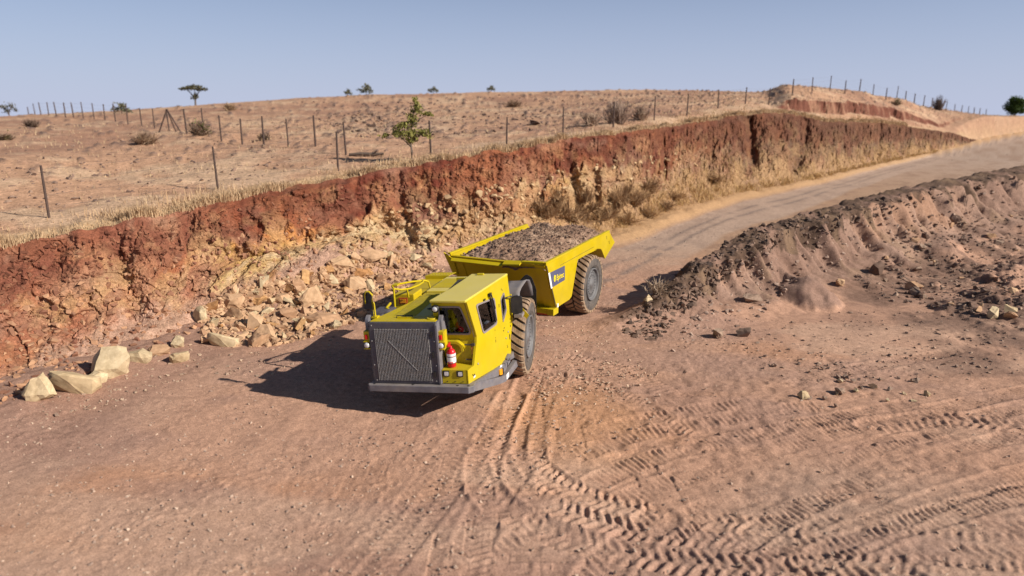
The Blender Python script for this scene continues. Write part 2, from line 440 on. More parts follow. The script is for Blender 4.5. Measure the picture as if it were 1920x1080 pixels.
TRACKS0 = [  # photo pixels along the track, width, lug pitch, rut depth, lug height, pattern, fade seed
    ([(1000, 690), (975, 760), (955, 830), (960, 880), (1020, 935), (1130, 975), (1290, 1000), (1480, 1018), (1700, 1035), (1960, 1050)], 0.62, 0.23, 0.035, 0.060, 'v'),
    ([(1040, 700), (1010, 760), (990, 830), (1010, 880), (1090, 925), (1210, 955), (1380, 975), (1560, 985), (1750, 992), (1960, 1000)], 0.60, 0.23, 0.030, 0.050, 'v'),
    ([(960, 740), (915, 830), (905, 900), (960, 960), (1080, 1010), (1260, 1045), (1480, 1070), (1700, 1090)], 0.62, 0.24, 0.035, 0.060, 'v'),
    ([(1380, 1020), (1450, 975), (1500, 950), (1620, 902), (1740, 862), (1880, 822), (2000, 795)], 0.46, 0.175, 0.035, 0.065, 'b'),
    ([(1250, 1000), (1300, 960), (1370, 935), (1480, 895), (1600, 850), (1760, 800), (1940, 755)], 0.5, 0.18, 0.025, 0.055, 'v'),
    ([(1180, 930), (1260, 895), (1370, 860), (1470, 835), (1600, 800), (1760, 765), (1940, 725)], 0.5, 0.18, 0.025, 0.052, 'b'),
    ([(1120, 900), (1190, 865), (1300, 835), (1430, 810), (1560, 785), (1700, 755)], 0.5, 0.18, 0.025, 0.050, 'b'),
    ([(1080, 850), (1200, 810), (1320, 788), (1430, 772), (1540, 760)], 0.5, 0.2, 0.02, 0.048, 'b'),
    ([(1090, 815), (1200, 785), (1320, 765), (1440, 750)], 0.5, 0.2, 0.02, 0.045, 'b'),
    ([(1500, 1060), (1620, 1010), (1730, 975), (1840, 945), (1960, 915)], 0.5, 0.18, 0.03, 0.05, 'b'),
    ([(1330, 1075), (1480, 1040), (1640, 985), (1780, 930), (1960, 880)], 0.5, 0.2, 0.025, 0.042, 'v'),
    ([(940, 760), (900, 820), (850, 890), (800, 960), (740, 1030), (690, 1100)], 0.62, 0.22, 0.018, 0.032, 'v'),
    ([(880, 800), (830, 860), (790, 920), (720, 1000), (640, 1090)], 0.6, 0.22, 0.012, 0.022, 'v'),
    ([(1000, 830), (950, 900), (900, 980), (870, 1090)], 0.62, 0.22, 0.02, 0.040, 'v'),
    ([(1090, 940), (1010, 985), (960, 1040), (940, 1100)], 0.62, 0.22, 0.02, 0.038, 'v'),
    ([(1240, 965), (1180, 1010), (1130, 1060), (1100, 1110)], 0.62, 0.24, 0.03, 0.05, 'v'),
    ([(1060, 665), (1110, 672), (1170, 690), (1230, 720), (1300, 760)], 0.55, 0.22, 0.02, 0.04, 'b'),
    ([(1030, 700), (1075, 705), (1140, 725), (1210, 765), (1290, 815)], 0.55, 0.22, 0.02, 0.035, 'v'),
    ([(1480, 725), (1560, 700), (1660, 680), (1780, 660)], 0.5, 0.2, 0.02, 0.03, 'b'),
    ([(1640, 800), (1700, 788), (1780, 782), (1900, 800)], 0.7, 0.3, 0.04, 0.07, 'v'),
]

TRACKS = []; _main = []
_tr = random.Random(5)
for _t in TRACKS0:
    _px, _w, _p, _d, _a, _k = _t
    _f = 1.35 if len(_main) < 3 else 1.0                      # the truck's own fresh tracks bite deepest
    _main.append((_px, _w, _p * 0.66 * (1.15 if _f > 1 else 1.0), _d * 0.85 * _f, _a * 0.82 * _f, _k))
    for _q in range(1):                                       # the same way driven again, a little to one side
        _dx, _dy = _tr.uniform(-70, 70), _tr.uniform(-26, 26)
        TRACKS.append(([(a + _dx + _tr.uniform(-18, 18), b + _dy + _tr.uniform(-6, 6)) for a, b in _px], _w * 0.9, _p * _tr.uniform(0.55, 0.75), _d * 0.4, _a * 0.5, _tr.choice('vb')))
_tr.shuffle(TRACKS)
TRACKS += _main

def catmull(P, step):
    P = [np.array(p, float) for p in P]
    P = [2 * P[0] - P[1]] + P + [2 * P[-1] - P[-2]]
    out = []
    for i in range(1, len(P) - 2):
        n = max(2, int(np.linalg.norm(P[i + 1] - P[i]) / step))
        for t in np.linspace(0, 1, n, endpoint=False):
            a, b, c, d = P[i - 1], P[i], P[i + 1], P[i + 2]
            out.append(0.5 * (2 * b + (c - a) * t + (2 * a - 5 * b + 4 * c - d) * t * t + (3 * b - a - 3 * c + d) * t**3))
    out.append(P[-2])
    return np.array(out)

def track_h(x, y):
    h = np.zeros(x.shape); cov = np.zeros(x.shape)
    for ti, (px, w, pitch, depth, amp, kind) in enumerate(TRACKS):
        pts = catmull([ground_px(*p) for p in px], 0.35)
        lo = pts.min(0) - w; hi = pts.max(0) + w
        k = np.nonzero((x > lo[0]) & (x < hi[0]) & (y > lo[1]) & (y < hi[1]))[0]
        if not len(k): continue
        gx, gy = x[k], y[k]
        best = np.full(len(k), 1e9); sl = np.zeros(len(k)); sd = np.zeros(len(k)); acc = 0.0
        for i in range(len(pts) - 1):
            a, b = pts[i], pts[i + 1]
            dx, dy = b - a; L2 = dx * dx + dy * dy; L = math.sqrt(L2)
            near = np.nonzero((np.abs(gx - (a[0] + b[0]) / 2) < L + w) & (np.abs(gy - (a[1] + b[1]) / 2) < L + w))[0]
            if len(near):
                qx0 = gx[near] - a[0]; qy0 = gy[near] - a[1]
                t = np.clip((qx0 * dx + qy0 * dy) / L2, 0, 1)
                qx = qx0 - t * dx; qy = qy0 - t * dy
                d = np.hypot(qx, qy); u = d < best[near]; nn = near[u]
                best[nn] = d[u]; sl[nn] = acc + t[u] * L
                sd[nn] = np.where(qx * dy - qy * dx > 0, d, -d)[u]
            acc += L
        ll = sd / (w / 2)
        wob = 0.12 * vnoise(gx * 2.1, gy * 2.1, 200 + ti) + 0.08 * vnoise(gx * 6.3, gy * 6.3, 230 + ti)
        if kind == 'v':
            ph = sl / pitch + 0.75 * np.abs(ll) + np.where(ll > 0, 0.5, 0.0) + wob
        else:
            ph = sl / pitch + 0.25 * ll + wob
        wave = np.clip(np.cos(2 * math.pi * ph) * 1.7 - 0.25, -1, 1)
        edge = 1 - sstep(0.80, 1.02, np.abs(ll))
        inn = np.where(np.abs(ll) < 0.12, 0.3, 1.0) if kind == 'v' else 1.0
        fade = sstep(-0.45, 0.25, fbm(gx / 1.1, gy / 1.1, 3, 300 + ti * 3))
        fade = (0.25 + 0.75 * fade) * (0.65 + 0.45 * vnoise(gx * 5.1, gy * 5.1, 260 + ti))
        dh = edge * (-depth * 0.6 + amp * 0.5 * wave * inn * fade)
        dh += depth * 0.55 * np.exp(-((np.abs(ll) - 1.12) / 0.16) ** 2)
        c0 = cov[k]
        h[k] = h[k] * (1 - 0.75 * edge * fade) + dh
        cov[k] = np.maximum(c0, edge * fade)
    return h, cov

def ground_z(x, y, fine=True):
    x = np.asarray(x, float); y = np.asarray(y, float)
    z = road_rise(x, y)
    near = 1 - sstep(45, 80, np.hypot(x, y))
    z = z + 0.09 * fbm(x / 5.0, y / 5.0, 3, 1) * near
    rh, side, right = ridge_h(x, y)
    z = z + rh
    # rough waste ground beyond the ridge's right foot, and one smooth tipped heap
    rough = sstep(8.5, 13.0, x - 0.10 * y) * sstep(15.5, 20, y + 0.10 * x) * (1 - sstep(60, 90, y)) * right * (1 - sstep(0.3, 0.9, rh))
    z = z + rough * (0.5 * np.maximum(0, fbm(x / 2.0, y / 2.0, 5, 21, 0.58) + 0.12) * 1.3)
    dc = np.hypot(x - CONE[0], y - CONE[1] - 0.9)
    z = z + np.maximum(0, 0.68 - dc * 0.66 + 0.10 * fbm(x / 0.4, y / 0.4, 3, 33)) * 0.95
    bf = behind_foot(x, y)
    z = z + 0.25 * sstep(-2.6, 0.3, bf) + 0.10 * sstep(-1.5, 0.3, bf) * fbm(x / 0.8, y / 0.8, 3, 31)
    if fine:
        rr = np.hypot(x, y)
        fine_w = 1 - sstep(30, 60, rr)
        th, cov = track_h(x, y)
        z = z + th
        # loose stony litter: low lumps
        loose = np.clip(0.35 + 0.9 * fbm(x / 2.5, y / 2.5, 3, 77), 0.12, 1.0)
        z = z + fine_w * (0.020 * fbm(x * 2.3, y * 2.3, 4, 61) + 0.016 * loose * fbm(x * 7.5, y * 7.5, 3, 63))
        f1, f2, hid, _, _ = worley(x * 6.3, y * 6.3, 17)
        z = z + fine_w * (1 - 0.7 * cov) * loose * np.where(hid > 0.55, 0.035 * np.maximum(0, 0.42 - f1) / 0.42, 0)
        return z, rh, side, rough, cov, loose, right
    return z

# quarry floor
na, ang = 1120, np.radians(np.linspace(-55, 56, 1120))
rs = [4.2]
while rs[-1] < 900:
    rs.append(rs[-1] * (1.0028 if rs[-1] < 32 else (1.006 if rs[-1] < 90 else 1.05)))
rs = np.array(rs); nr = len(rs)
GX = (rs[:, None] * np.sin(ang)[None, :]).ravel(); GY = (rs[:, None] * np.cos(ang)[None, :]).ravel()
bf = behind_foot(GX, GY)
F = grid_faces(nr, na)
keep = bf[F].min(1) < 3.0
F = F[keep]
used = np.zeros(len(GX), bool); used[F.ravel()] = True
remap = np.cumsum(used) - 1
GX, GY, bf = GX[used], GY[used], bf[used]; F = remap[F]
GZ, rh, side, rough, cov, loose, right = ground_z(GX, GY)
nz = fbm(GX / 3.2, GY / 3.2, 5, 5); nz2 = fbm(GX / 0.9, GY / 0.9, 4, 8); nz3 = fbm(GX / 9.0, GY / 9.0, 3, 12)
C = np.empty((len(GX), 3)); C[:] = (0.50, 0.315, 0.228)
C = mixc(C, (0.49, 0.27, 0.165), 0.55 * sstep(0.0, 0.45, nz))
C = mixc(C, (0.46, 0.33, 0.26), sstep(0.05, 0.5, nz3))
C = mixc(C, (0.38, 0.24, 0.18), 0.5 * sstep(0.1, 0.5, nz2))
C = mixc(C, (0.42, 0.26, 0.185), 0.4 * cov)
C = mixc(C, (0.43, 0.285, 0.22), 0.5 * sstep(0.45, 0.9, loose))
C = mixc(C, (0.37, 0.245, 0.20), 0.55 * sstep(0.05, 0.35, fbm(GX / 4.5 + 7, GY / 2.2, 4, 15)))
C = mixc(C, (0.58, 0.41, 0.31), 0.5 * sstep(0.08, 0.38, fbm(GX / 5.0, GY / 2.0 + 9, 4, 19)))
# spilled orange dust ahead of the truck's right side
dd = np.hypot(GX - 1.2, (GY - 12.6) * 1.1)
C = mixc(C, (0.53, 0.30, 0.165), 0.6 * (1 - sstep(0.6, 2.6, dd + 0.9 * nz2)))
# dark gravel towards the foot of the cut, by the left
C = mixc(C, (0.30, 0.19, 0.15), 0.75 * sstep(-5.0, -1.5, bf + 1.2 * nz) * (GX < -2))
# haul road, pale and worn
rd = sstep(24, 34, GY + 2.0 * nz) * (1 - right)
rw_ = sstep(-13.0, -11.5, bf + 0.8 * nz) * (1 - sstep(-2.6, -1.8, bf + 0.5 * nz))
C = mixc(C, mixc(np.broadcast_to(np.array((0.40, 0.275, 0.19)), C.shape), (0.42, 0.33, 0.27), sstep(45, 75, GY)), 0.9 * rd)
C = mixc(C, (0.30, 0.20, 0.145), 0.6 * rd * sstep(0.0, 0.4, nz2))
C = mixc(C, (0.45, 0.345, 0.28), 0.95 * rd * rw_)
C = mixc(C, (0.36, 0.27, 0.22), 0.6 * rd * rw_ * sstep(0.0, 0.4, nz2 + 0.4 * nz))
ruts = np.exp(-((bf + 5.2 + 0.5 * nz) / 0.45) ** 2) + np.exp(-((bf + 7.6 + 0.5 * nz) / 0.45) ** 2)
C = mixc(C, (0.23, 0.185, 0.165), 0.75 * np.clip(ruts, 0, 1) * sstep(20, 24, GY) * (side <= 0) * sstep(-0.35, 0.2, nz2 + 0.2) * (GX > 0))
C = mixc(C, (0.52, 0.34, 0.18), 0.75 * sstep(-2.2, -0.9, bf + 0.6 * nz) * sstep(25, 33, GY))
# waste ground and ridge
C = mixc(C, (0.15, 0.095, 0.075), 0.9 * rough * sstep(-0.35, 0.25, nz2 + 0.5 * nz))
wst = sstep(6.5, 9.5, GX - 0.10 * GY) * sstep(14.5, 18, GY + 0.12 * GX) * right * (1 - sstep(80, 100, GY))
C = mixc(C, (0.225, 0.148, 0.115), 0.85 * wst * sstep(-0.45, 0.2, nz + 0.4 * nz2))
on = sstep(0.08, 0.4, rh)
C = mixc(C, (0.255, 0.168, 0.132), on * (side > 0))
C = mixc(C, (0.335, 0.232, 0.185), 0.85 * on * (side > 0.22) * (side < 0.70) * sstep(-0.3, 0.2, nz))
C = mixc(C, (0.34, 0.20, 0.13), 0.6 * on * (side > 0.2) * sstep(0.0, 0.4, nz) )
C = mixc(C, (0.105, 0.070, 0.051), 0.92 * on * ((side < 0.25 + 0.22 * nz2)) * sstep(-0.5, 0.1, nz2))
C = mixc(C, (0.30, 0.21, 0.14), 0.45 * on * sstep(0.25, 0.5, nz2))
C = mixc(C, (0.25, 0.17, 0.14), 0.8 * (1 - sstep(0.8, 1.05, np.hypot(GX - CONE[0], GY - CONE[1] - 0.9))))
C = C * np.array([0.96, 0.90, 0.86])
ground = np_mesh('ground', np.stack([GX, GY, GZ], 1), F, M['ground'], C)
tag(ground, kind='structure')

# ------------------------------------------------------------------ cut bank and hill above it
us = []
u = -690.0
while u < 2235:
    us.append(u)
    px, py = foot_xy(np.array([u])); qx, qy = foot_xy(np.array([u + 1.0]))
    spd = math.hypot(float(qx[0] - px[0]), float(qy[0] - py[0]))
    dist = math.hypot(float(px[0]), float(py[0]))
    u += max(0.034, 0.0021 * dist) / max(spd, 1e-3)
us = np.array(us); nu = len(us)
fx, fy = foot_xy(us); lx, ly, lz = lip_xyz(us)
fz = road_rise(fx, fy)
end = 1 - sstep(1780, 1868, us)
lz = fz - 0.1 + (lz - fz + 0.1) * (0.05 + 0.95 * end)
S = np.concatenate([[0], np.cumsum(np.hypot(np.diff(fx), np.diff(fy)))])
lipn = 0.22 * fbm(S / 1.6, S * 0 + 3.3, 4, 40) + 0.10 * vnoise(S / 0.35, S * 0, 41)
lz_e = lz + 0.55 * lipn
dirx, diry = lx - fx, ly - fy
dl = np.hypot(dirx, diry); dirx /= dl; diry /= dl
k = np.ones(61) / 61
pad = lambda a: np.convolve(np.pad(a, 30, mode='edge'), k, 'valid')
nxs, nys = pad(dirx), pad(diry)
tv = np.linspace(0, 1, 150)
gul = smooth_tab(np.array([(-700, 1.0), (200, 1.0), (420, 1.25), (700, 1.1), (900, 1.0), (1400, 1.1), (1500, 1.4), (1870, 0.8)]), 1, us)
hz = np.interp(tv, [0, 0.12, 0.26, 0.40, 0.75, 0.93, 1.0], [0, 0.08, 0.20, 0.37, 0.76, 0.95, 1.0])   # height share
wz = np.interp(tv, [0, 0.12, 0.26, 0.40, 0.75, 0.93, 1.0], [0, 0.22, 0.46, 0.62, 0.84, 0.92, 1.0])   # setback share
T, SS = np.meshgrid(tv, S, indexing='ij'); UU = np.broadcast_to(us, T.shape)
HZ = np.broadcast_to(hz[:, None], T.shape); WZ = np.broadcast_to(wz[:, None], T.shape); WZ = lerp(WZ, np.interp(T, [0, 0.12, 0.26, 0.40, 0.75, 0.93, 1.0], [0, 0.36, 0.62, 0.76, 0.92, 0.97, 1.0]), sstep(930, 1080, UU)); WZ = lerp(WZ, T, 0.8 * sstep(1250, 1450, UU) + 0.35 * (1 - sstep(250, 500, UU)))
HZ = lerp(HZ, T, 0.8 * sstep(1250, 1450, UU))
L = HZ * (lz_e - fz)[None, :]
BX = fx + (lx - fx) * WZ; BY = fy + (ly - fy) * WZ; BZ = fz - 0.12 + (lz_e - fz + 0.12) * HZ
face = sstep(0.10, 0.30, T) * (1 - sstep(0.93, 1.0, T))
# joint-bounded blocks in the hard beds, streaky soft soil above, loose slope below
wx = SS + 0.5 * fbm(SS / 1.5, L / 1.5, 3, 60); wy = L * 1.15 + 0.35 * fbm(SS / 1.2, L / 1.2, 3, 64)
f1, f2, h1, ox, oy = worley(wx / 1.05, wy / 0.75, 101)
g1, g2, h2, px_, py_ = worley(wx / 0.42, wy / 0.30, 131)
k1, k2, h3, _, _ = worley(wx / 0.19, wy / 0.15, 151)
hard = sstep(340, 480, UU) * (1 - 0.55 * sstep(1000, 1150, UU)) * (1 - sstep(1200, 1360, UU))
soilb = 0.62 - 0.08 * sstep(200, 700, UU) + 0.03 * sstep(800, 1100, UU)
bnd = T + 0.20 * fbm(SS / 2.2, L / 2.6, 4, 70) + 0.05 * vnoise(SS / 0.22, L / 0.9, 71)
inhard = hard * sstep(0.20, 0.30, bnd) * (1 - sstep(soilb - 0.05, soilb + 0.05, bnd))
inmid = (0.55 + 0.45 * hard) * sstep(0.16, 0.28, bnd) * (1 - sstep(soilb - 0.05, soilb + 0.05, bnd))
soil = sstep(soilb - 0.04, soilb + 0.05, bnd)
talus = 1 - sstep(0.14, 0.30, bnd)
disp = inmid * (0.34 * (h1 - 0.5) + 0.30 * (h1 * 7 % 1 - 0.5) * ox + 0.26 * (h1 * 13 % 1 - 0.5) * oy - 0.05 * (1 - sstep(0.0, 0.10, f2 - f1)))
disp += inmid * (0.16 * (h2 - 0.5) + 0.20 * (h2 * 11 % 1 - 0.5) * px_ - 0.03 * (1 - sstep(0.0, 0.12, g2 - g1)))
disp += (0.35 + 0.5 * talus) * face * 0.11 * (h3 - 0.5) + face * 0.10 * (h2 - 0.5) * (1 - inmid)
streak = vnoise(SS / 0.30 + 0.5 * vnoise(SS, L, 3), L / 1.6, 81) * 0.045 + vnoise(SS / 0.11, L / 0.5, 82) * 0.03
disp += soil * face * streak * 1.5 + soil * face * 0.30 * fbm(SS / 0.8, L / 0.6, 4, 88)
disp += face * 0.40 * fbm(SS / 3.1, L / 2.4, 5, 84, 0.55) * gul + face * 0.22 * fbm(SS / 0.7, L / 0.55, 5, 86, 0.62)
# clefts and a slumped scar beside the truck, gullies farther on
for uc, wd, dp, t0, t1, lean in ((738, 0.55, 0.75, 0.18, 0.62, 1.1), (690, 0.9, 0.35, 0.62, 0.85, 0), (765, 0.3, 0.45, 0.3, 0.7, 0.4), (1085, 0.35, 0.6, 0.25, 0.75, 0.5), (1120, 0.3, 0.45, 0.3, 0.7, 0.2),
                                 (1415, 0.7, 1.1, 0.35, 1.0, 0.3), (1500, 1.2, 0.9, 0.15, 1.0, -0.8), (235, 0.4, 0.45, 0.2, 0.75, 0.3), (80, 0.5, 0.35, 0.3, 0.6, 0.5), (1250, 0.4, 0.5, 0.4, 0.9, 0.3), (1650, 0.8, 0.7, 0.2, 1.0, -0.3)):
    sc = np.interp(uc, us, S)
    sq = (SS - sc + lean * (HZ - 0.4) * 3.0) / wd
    disp -= dp * np.exp(-sq * sq) * sstep(t0 - 0.08, t0 + 0.08, T) * (1 - sstep(t1 - 0.08, t1 + 0.1, T)) * face
# rock ledge under the red soil
ledge = hard * np.exp(-((bnd - soilb + 0.03) / 0.05) ** 2)
disp += 0.16 * ledge * face * (0.4 + 0.9 * h1)
# heap of fallen rock at the foot, left of the truck
pile = np.exp(-((SS - np.interp(600, us, S)) / 4.2) ** 2)
BZ += pile * 0.55 * sstep(0.0, 0.16, T) * (1 - sstep(0.22, 0.5, T))
disp += pile * 0.5 * sstep(0.02, 0.16, T) * (1 - sstep(0.30, 0.5, T))
oxn = -dirx[None, :]; oyn = -diry[None, :]
up = 0.35
BX = BX + oxn * disp * 0.93; BY = BY + oyn * disp * 0.93; BZ = BZ + up * disp * (1 - sstep(0.88, 0.97, T))
BZ = np.minimum(BZ, np.where(T < 0.97, lz_e[None, :] + 0.05, 1e9))
V = np.stack([BX, BY, BZ], -1)
# colours of the beds
c = np.empty(T.shape + (3,)); c[:] = (0.46, 0.27, 0.185)
n4 = fbm(SS / 1.4, L / 0.9, 4, 92); n5 = fbm(SS / 4.0, L / 2.0, 3, 94); n6 = fbm(SS / 0.5, L / 0.4, 3, 96)
leftz = 1 - sstep(330, 430, UU)
c = mixc(c, (0.35, 0.14, 0.08), leftz * sstep(0.12, 0.34, bnd) * sstep(-0.35, 0.2, n4 + 0.35))
c = mixc(c, (0.50, 0.28, 0.155), leftz * sstep(0.10, 0.40, n5 + 0.4 * n6) * 0.6)
c = mixc(c, (0.21, 0.105, 0.075), leftz * 0.7 * sstep(0.1, 0.4, n4 - 0.4 * n5))
cream = mixc(np.broadcast_to(np.array((0.60, 0.45, 0.27)), c.shape), (0.50, 0.30, 0.16), sstep(0.30, 0.62, h1 + 0.5 * n4))
cream = mixc(cream, (0.50, 0.25, 0.09), sstep(0.80, 0.86, h1) * 0.8)
cream = mixc(cream, (0.70, 0.52, 0.16), sstep(0.55, 0.9, h2) * 0.30)
cream = mixc(cream, (0.46, 0.28, 0.15), 0.6 * sstep(0.05, 0.45, n4))
cream = mixc(cream, (0.36, 0.185, 0.10), 0.75 * sstep(-0.1, 0.35, n5 + 0.3 * n6))
c = mixc(c, cream, np.clip(inhard * 1.15, 0, 1))
c = mixc(c, (0.62, 0.40, 0.10), 0.75 * np.exp(-((UU - 480) / 75) ** 2) * sstep(0.22, 0.35, bnd) * (1 - sstep(0.55, 0.72, bnd)) * sstep(-0.2, 0.3, n6 + n4))
c = mixc(c, (0.56, 0.20, 0.06), 0.75 * np.exp(-((UU - 520) / 200) ** 2) * np.exp(-((bnd - 0.55) / 0.10) ** 2) * sstep(-0.1, 0.3, n4))
c = mixc(c, (0.50, 0.165, 0.06), 0.55 * sstep(560, 660, UU) * (1 - sstep(740, 800, UU)) * np.exp(-((bnd - 0.58) / 0.10) ** 2))
fw = 0.45 * sstep(1020, 1200, UU) + 0.55 * sstep(1220, 1400, UU)
brown = mixc(np.broadcast_to(np.array((0.165, 0.098, 0.065)), c.shape), (0.28, 0.165, 0.10), sstep(0.0, 0.4, n4))
brown = mixc(brown, (0.40, 0.27, 0.14), 0.6 * sstep(0.3, 0.55, n6 + 0.4 * n5))
c = mixc(c, brown, fw * sstep(0.2, 0.36, bnd))
redc = mixc(np.broadcast_to(np.array((0.145, 0.036, 0.022)), c.shape), (0.27, 0.088, 0.045), sstep(-0.1, 0.45, n4 + 0.35 * vnoise(SS / 0.25, L / 1.1, 98)))
redc = mixc(redc, (0.38, 0.185, 0.09), 0.75 * sstep(0.2, 0.5, n6 + 0.5 * n5) * (1 - sstep(0.86, 0.96, T)))
redc = mixc(redc, (0.13, 0.05, 0.035), sstep(0.1, 0.45, n5) * 0.7 * (1 - leftz))
redc = mixc(redc, (0.27, 0.11, 0.07), leftz * 0.5)
redc = mixc(redc, (0.145, 0.068, 0.043), fw * 0.7 + 0.25 * sstep(1480, 1560, UU))
c = mixc(c, redc, soil * (0.55 + 0.45 * sstep(-0.4, 0.1, n4)))
n7 = fbm(SS / 2.8, L / 1.5, 4, 99); n8 = fbm(SS / 0.9, L / 0.6, 4, 93)
c = mixc(c, (0.40, 0.185, 0.09), 0.65 * sstep(0.0, 0.4, n7) * (1 - 0.6 * fw))
c = mixc(c, (0.48, 0.30, 0.15), 0.6 * sstep(0.1, 0.45, n8 - 0.5 * n7) * (1 - 0.6 * fw) * (1 - sstep(0.80, 0.93, T)))
c = mixc(c, (0.30, 0.14, 0.085), 0.55 * sstep(0.1, 0.4, -n8 - 0.3 * n7) * (bnd > 0.25))
c = mixc(c, mixc(np.broadcast_to(np.array((0.60, 0.46, 0.28)), c.shape), (0.50, 0.33, 0.18), sstep(0.35, 0.6, h1)), 0.85 * np.exp(-((UU - 735) / 150) ** 2) * sstep(0.16, 0.26, bnd) * (1 - sstep(0.40, 0.54, bnd)) * sstep(-0.3, 0.1, n7 + 0.3))
c = mixc(c, redc, 0.65 * soil * sstep(0.55, 0.85, T) * sstep(-0.35, 0.15, n4 + 0.25))
c = mixc(c, (0.50, 0.31, 0.225), talus * 0.9 * (1 - sstep(900, 1000, UU)))
c = mixc(c, (0.44, 0.275, 0.145), (1 - sstep(0.22, 0.50, bnd + 0.3 * n4)) * sstep(900, 1050, UU) * 0.9)
c = mixc(c, (0.36, 0.22, 0.15), 0.5 * sstep(0.15, 0.45, n6) * (talus + leftz * 0.6).clip(0, 1))
c = c * np.where(UU < 380, 0.98, 0.92)[..., None] * (1 - 0.12 * fw)[..., None]
bank = np_mesh('bank', V.reshape(-1, 3), grid_faces(len(tv), nu)[:, ::-1], M['bank'], c.reshape(-1, 3), smooth=False)
tag(bank, kind='structure')

# hill: heights interpolated through points of the place read from the photograph (column, row, metres ahead)
HPX = [(110, 405, 21.5), (420, 352, 26.2), (641, 315, 30), (812, 293, 32.5), (950, 275, 35), (1053, 255, 38), (1145, 238, 43), (1220, 222, 48), (1280, 215, 52), (1337, 199, 60), (1387, 188, 66),
       (656, 287, 34), (600, 272, 37), (550, 272, 38), (505, 263, 40), (465, 262, 41), (427, 253, 42), (363, 249, 46), (303, 240, 52), (253, 233, 58), (210, 226, 65), (135, 220, 70), (65, 216.5, 95),
       (0, 300, 30), (0, 250, 45), (200, 330, 29), (200, 270, 40), (60, 340, 26), (400, 215, 72), (375, 197, 100), (240, 212, 80), (100, 217, 100), (-200, 226, 90), (-200, 330, 27), (-450, 240, 80), (-450, 400, 21),
       (560, 225, 60), (560, 184, 105), (700, 235, 52), (700, 177, 105), (850, 230, 52), (850, 200, 80), (900, 173, 108), (1005, 235, 48), (1050, 200, 75), (1140, 169, 108), (1250, 169, 108), (1330, 178, 85), (1380, 172, 98),
       (1460, 176, 82), (1500, 182, 78), (1540, 184, 80), (1620, 190, 88), (1700, 200, 98), (1780, 209, 108), (1840, 217, 116), (1870, 217, 125), (1920, 219, 140), (2000, 220, 150), (2150, 222, 168), (2300, 224, 180)]
HP = np.array([at_y(*p) for p in HPX])
beyond = HP[HP[:, 1] > 95].copy(); far1 = beyond.copy(); far1[:, :2] *= 1.6; far1[:, 2] -= 3.5; far2 = beyond.copy(); far2[:, :2] *= 3.2; far2[:, 2] -= 7
lipk = np.linspace(0, np.searchsorted(us, 1800), 32).astype(int)
HP = np.concatenate([HP, far1, far2, np.stack([lx, ly, lz], 1)[lipk]])
def _phi(d): return d
A = _phi(np.hypot(HP[:, None, 0] - HP[None, :, 0], HP[:, None, 1] - HP[None, :, 1])) + np.eye(len(HP)) * 0.6
nH = len(HP)
Aa = np.zeros((nH + 3, nH + 3)); Aa[:nH, :nH] = A; Aa[:nH, nH] = 1; Aa[:nH, nH + 1:] = HP[:, :2]; Aa[nH, :nH] = 1; Aa[nH + 1:, :nH] = HP[:, :2].T
rw = np.linalg.solve(Aa, np.concatenate([HP[:, 2], [0, 0, 0]]))
def hill_rbf(x, y):
    x = np.asarray(x, float); y = np.asarray(y, float)
    out = rw[nH] + rw[nH + 1] * x + rw[nH + 2] * y
    for i in range(nH):
        out = out + rw[i] * np.hypot(x - HP[i, 0], y - HP[i, 1])
    return out
ds = [0.0]; st = 0.10
while ds[-1] < 330:
    ds.append(ds[-1] + st); st *= 1.045
ds = np.array(ds); ds[0] = 0
DD = np.broadcast_to(ds[:, None], (len(ds), nu))
HX = V[-1, :, 0] + nxs * DD; HY = V[-1, :, 1] + nys * DD
ZR = hill_rbf(HX, HY)
UH = np.broadcast_to(us, HX.shape)
tier = sstep(1455, 1500, UH) * (1 - sstep(1640, 1850, UH)) * (1.0 * sstep(7.0, 8.0, DD + 2.4 * fbm(HX / 2.6, HY / 2.6, 4, 9)) * (1 - sstep(24, 60, DD)))
rug = sstep(0.3, 2.0, DD)
nH1 = fbm(HX / 2.6, HY / 2.6, 4, 120); nH2 = fbm(HX / 0.7, HY / 0.7, 3, 123); nH3 = fbm(HX / 9, HY / 9, 3, 126)
stony = sstep(24, 45, np.hypot(HX, HY)) * sstep(2.5, 10, DD)
w1, w2, wh, _, _ = worley(HX / 0.9, HY / 0.9, 140)
lump = np.where(wh > 0.62, np.maximum(0, 0.36 - w1), 0) * stony
HZ_ = lerp(V[-1, :, 2][None, :], ZR, sstep(0, 4.0, DD)) + tier + rug * (0.10 * nH1 + 0.04 * nH2) + lump * 0.55
hc = np.empty(HX.shape + (3,)); hc[:] = (0.485, 0.29, 0.185)
hc = mixc(hc, (0.37, 0.205, 0.135), 0.85 * sstep(0.0, 0.4, nH3 + 0.4 * nH1))
hc = mixc(hc, (0.56, 0.385, 0.255), sstep(0.0, 0.35, nH1 - 0.3 * nH3) * 0.8)
hc = mixc(hc, (0.22, 0.085, 0.05), 0.8 * (1 - sstep(0.15, 0.7, DD + 0.5 * nH2)))
hc = mixc(hc, (0.33, 0.195, 0.135), 0.7 * stony * sstep(0.02, 0.45, nH2 + 0.5 * nH3))
hc = mixc(hc, (0.17, 0.115, 0.095), 0.9 * sstep(0.05, 0.18, lump))
hc = mixc(hc, (0.55, 0.385, 0.225), 1 - sstep(0.6, 3.0, DD + 1.0 * nH1))
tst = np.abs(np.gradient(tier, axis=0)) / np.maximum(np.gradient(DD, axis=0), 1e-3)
hc = mixc(hc, (0.34, 0.21, 0.14), 0.7 * sstep(1720, 1840, UH))  # far right end darkened in the colour to offset its sun-facing slope
hc = mixc(hc, (0.135, 0.046, 0.03), np.clip(tst * 3.0, 0, 0.95) * (0.6 + 0.4 * sstep(-0.5, -0.1, nH2 + nH1)))
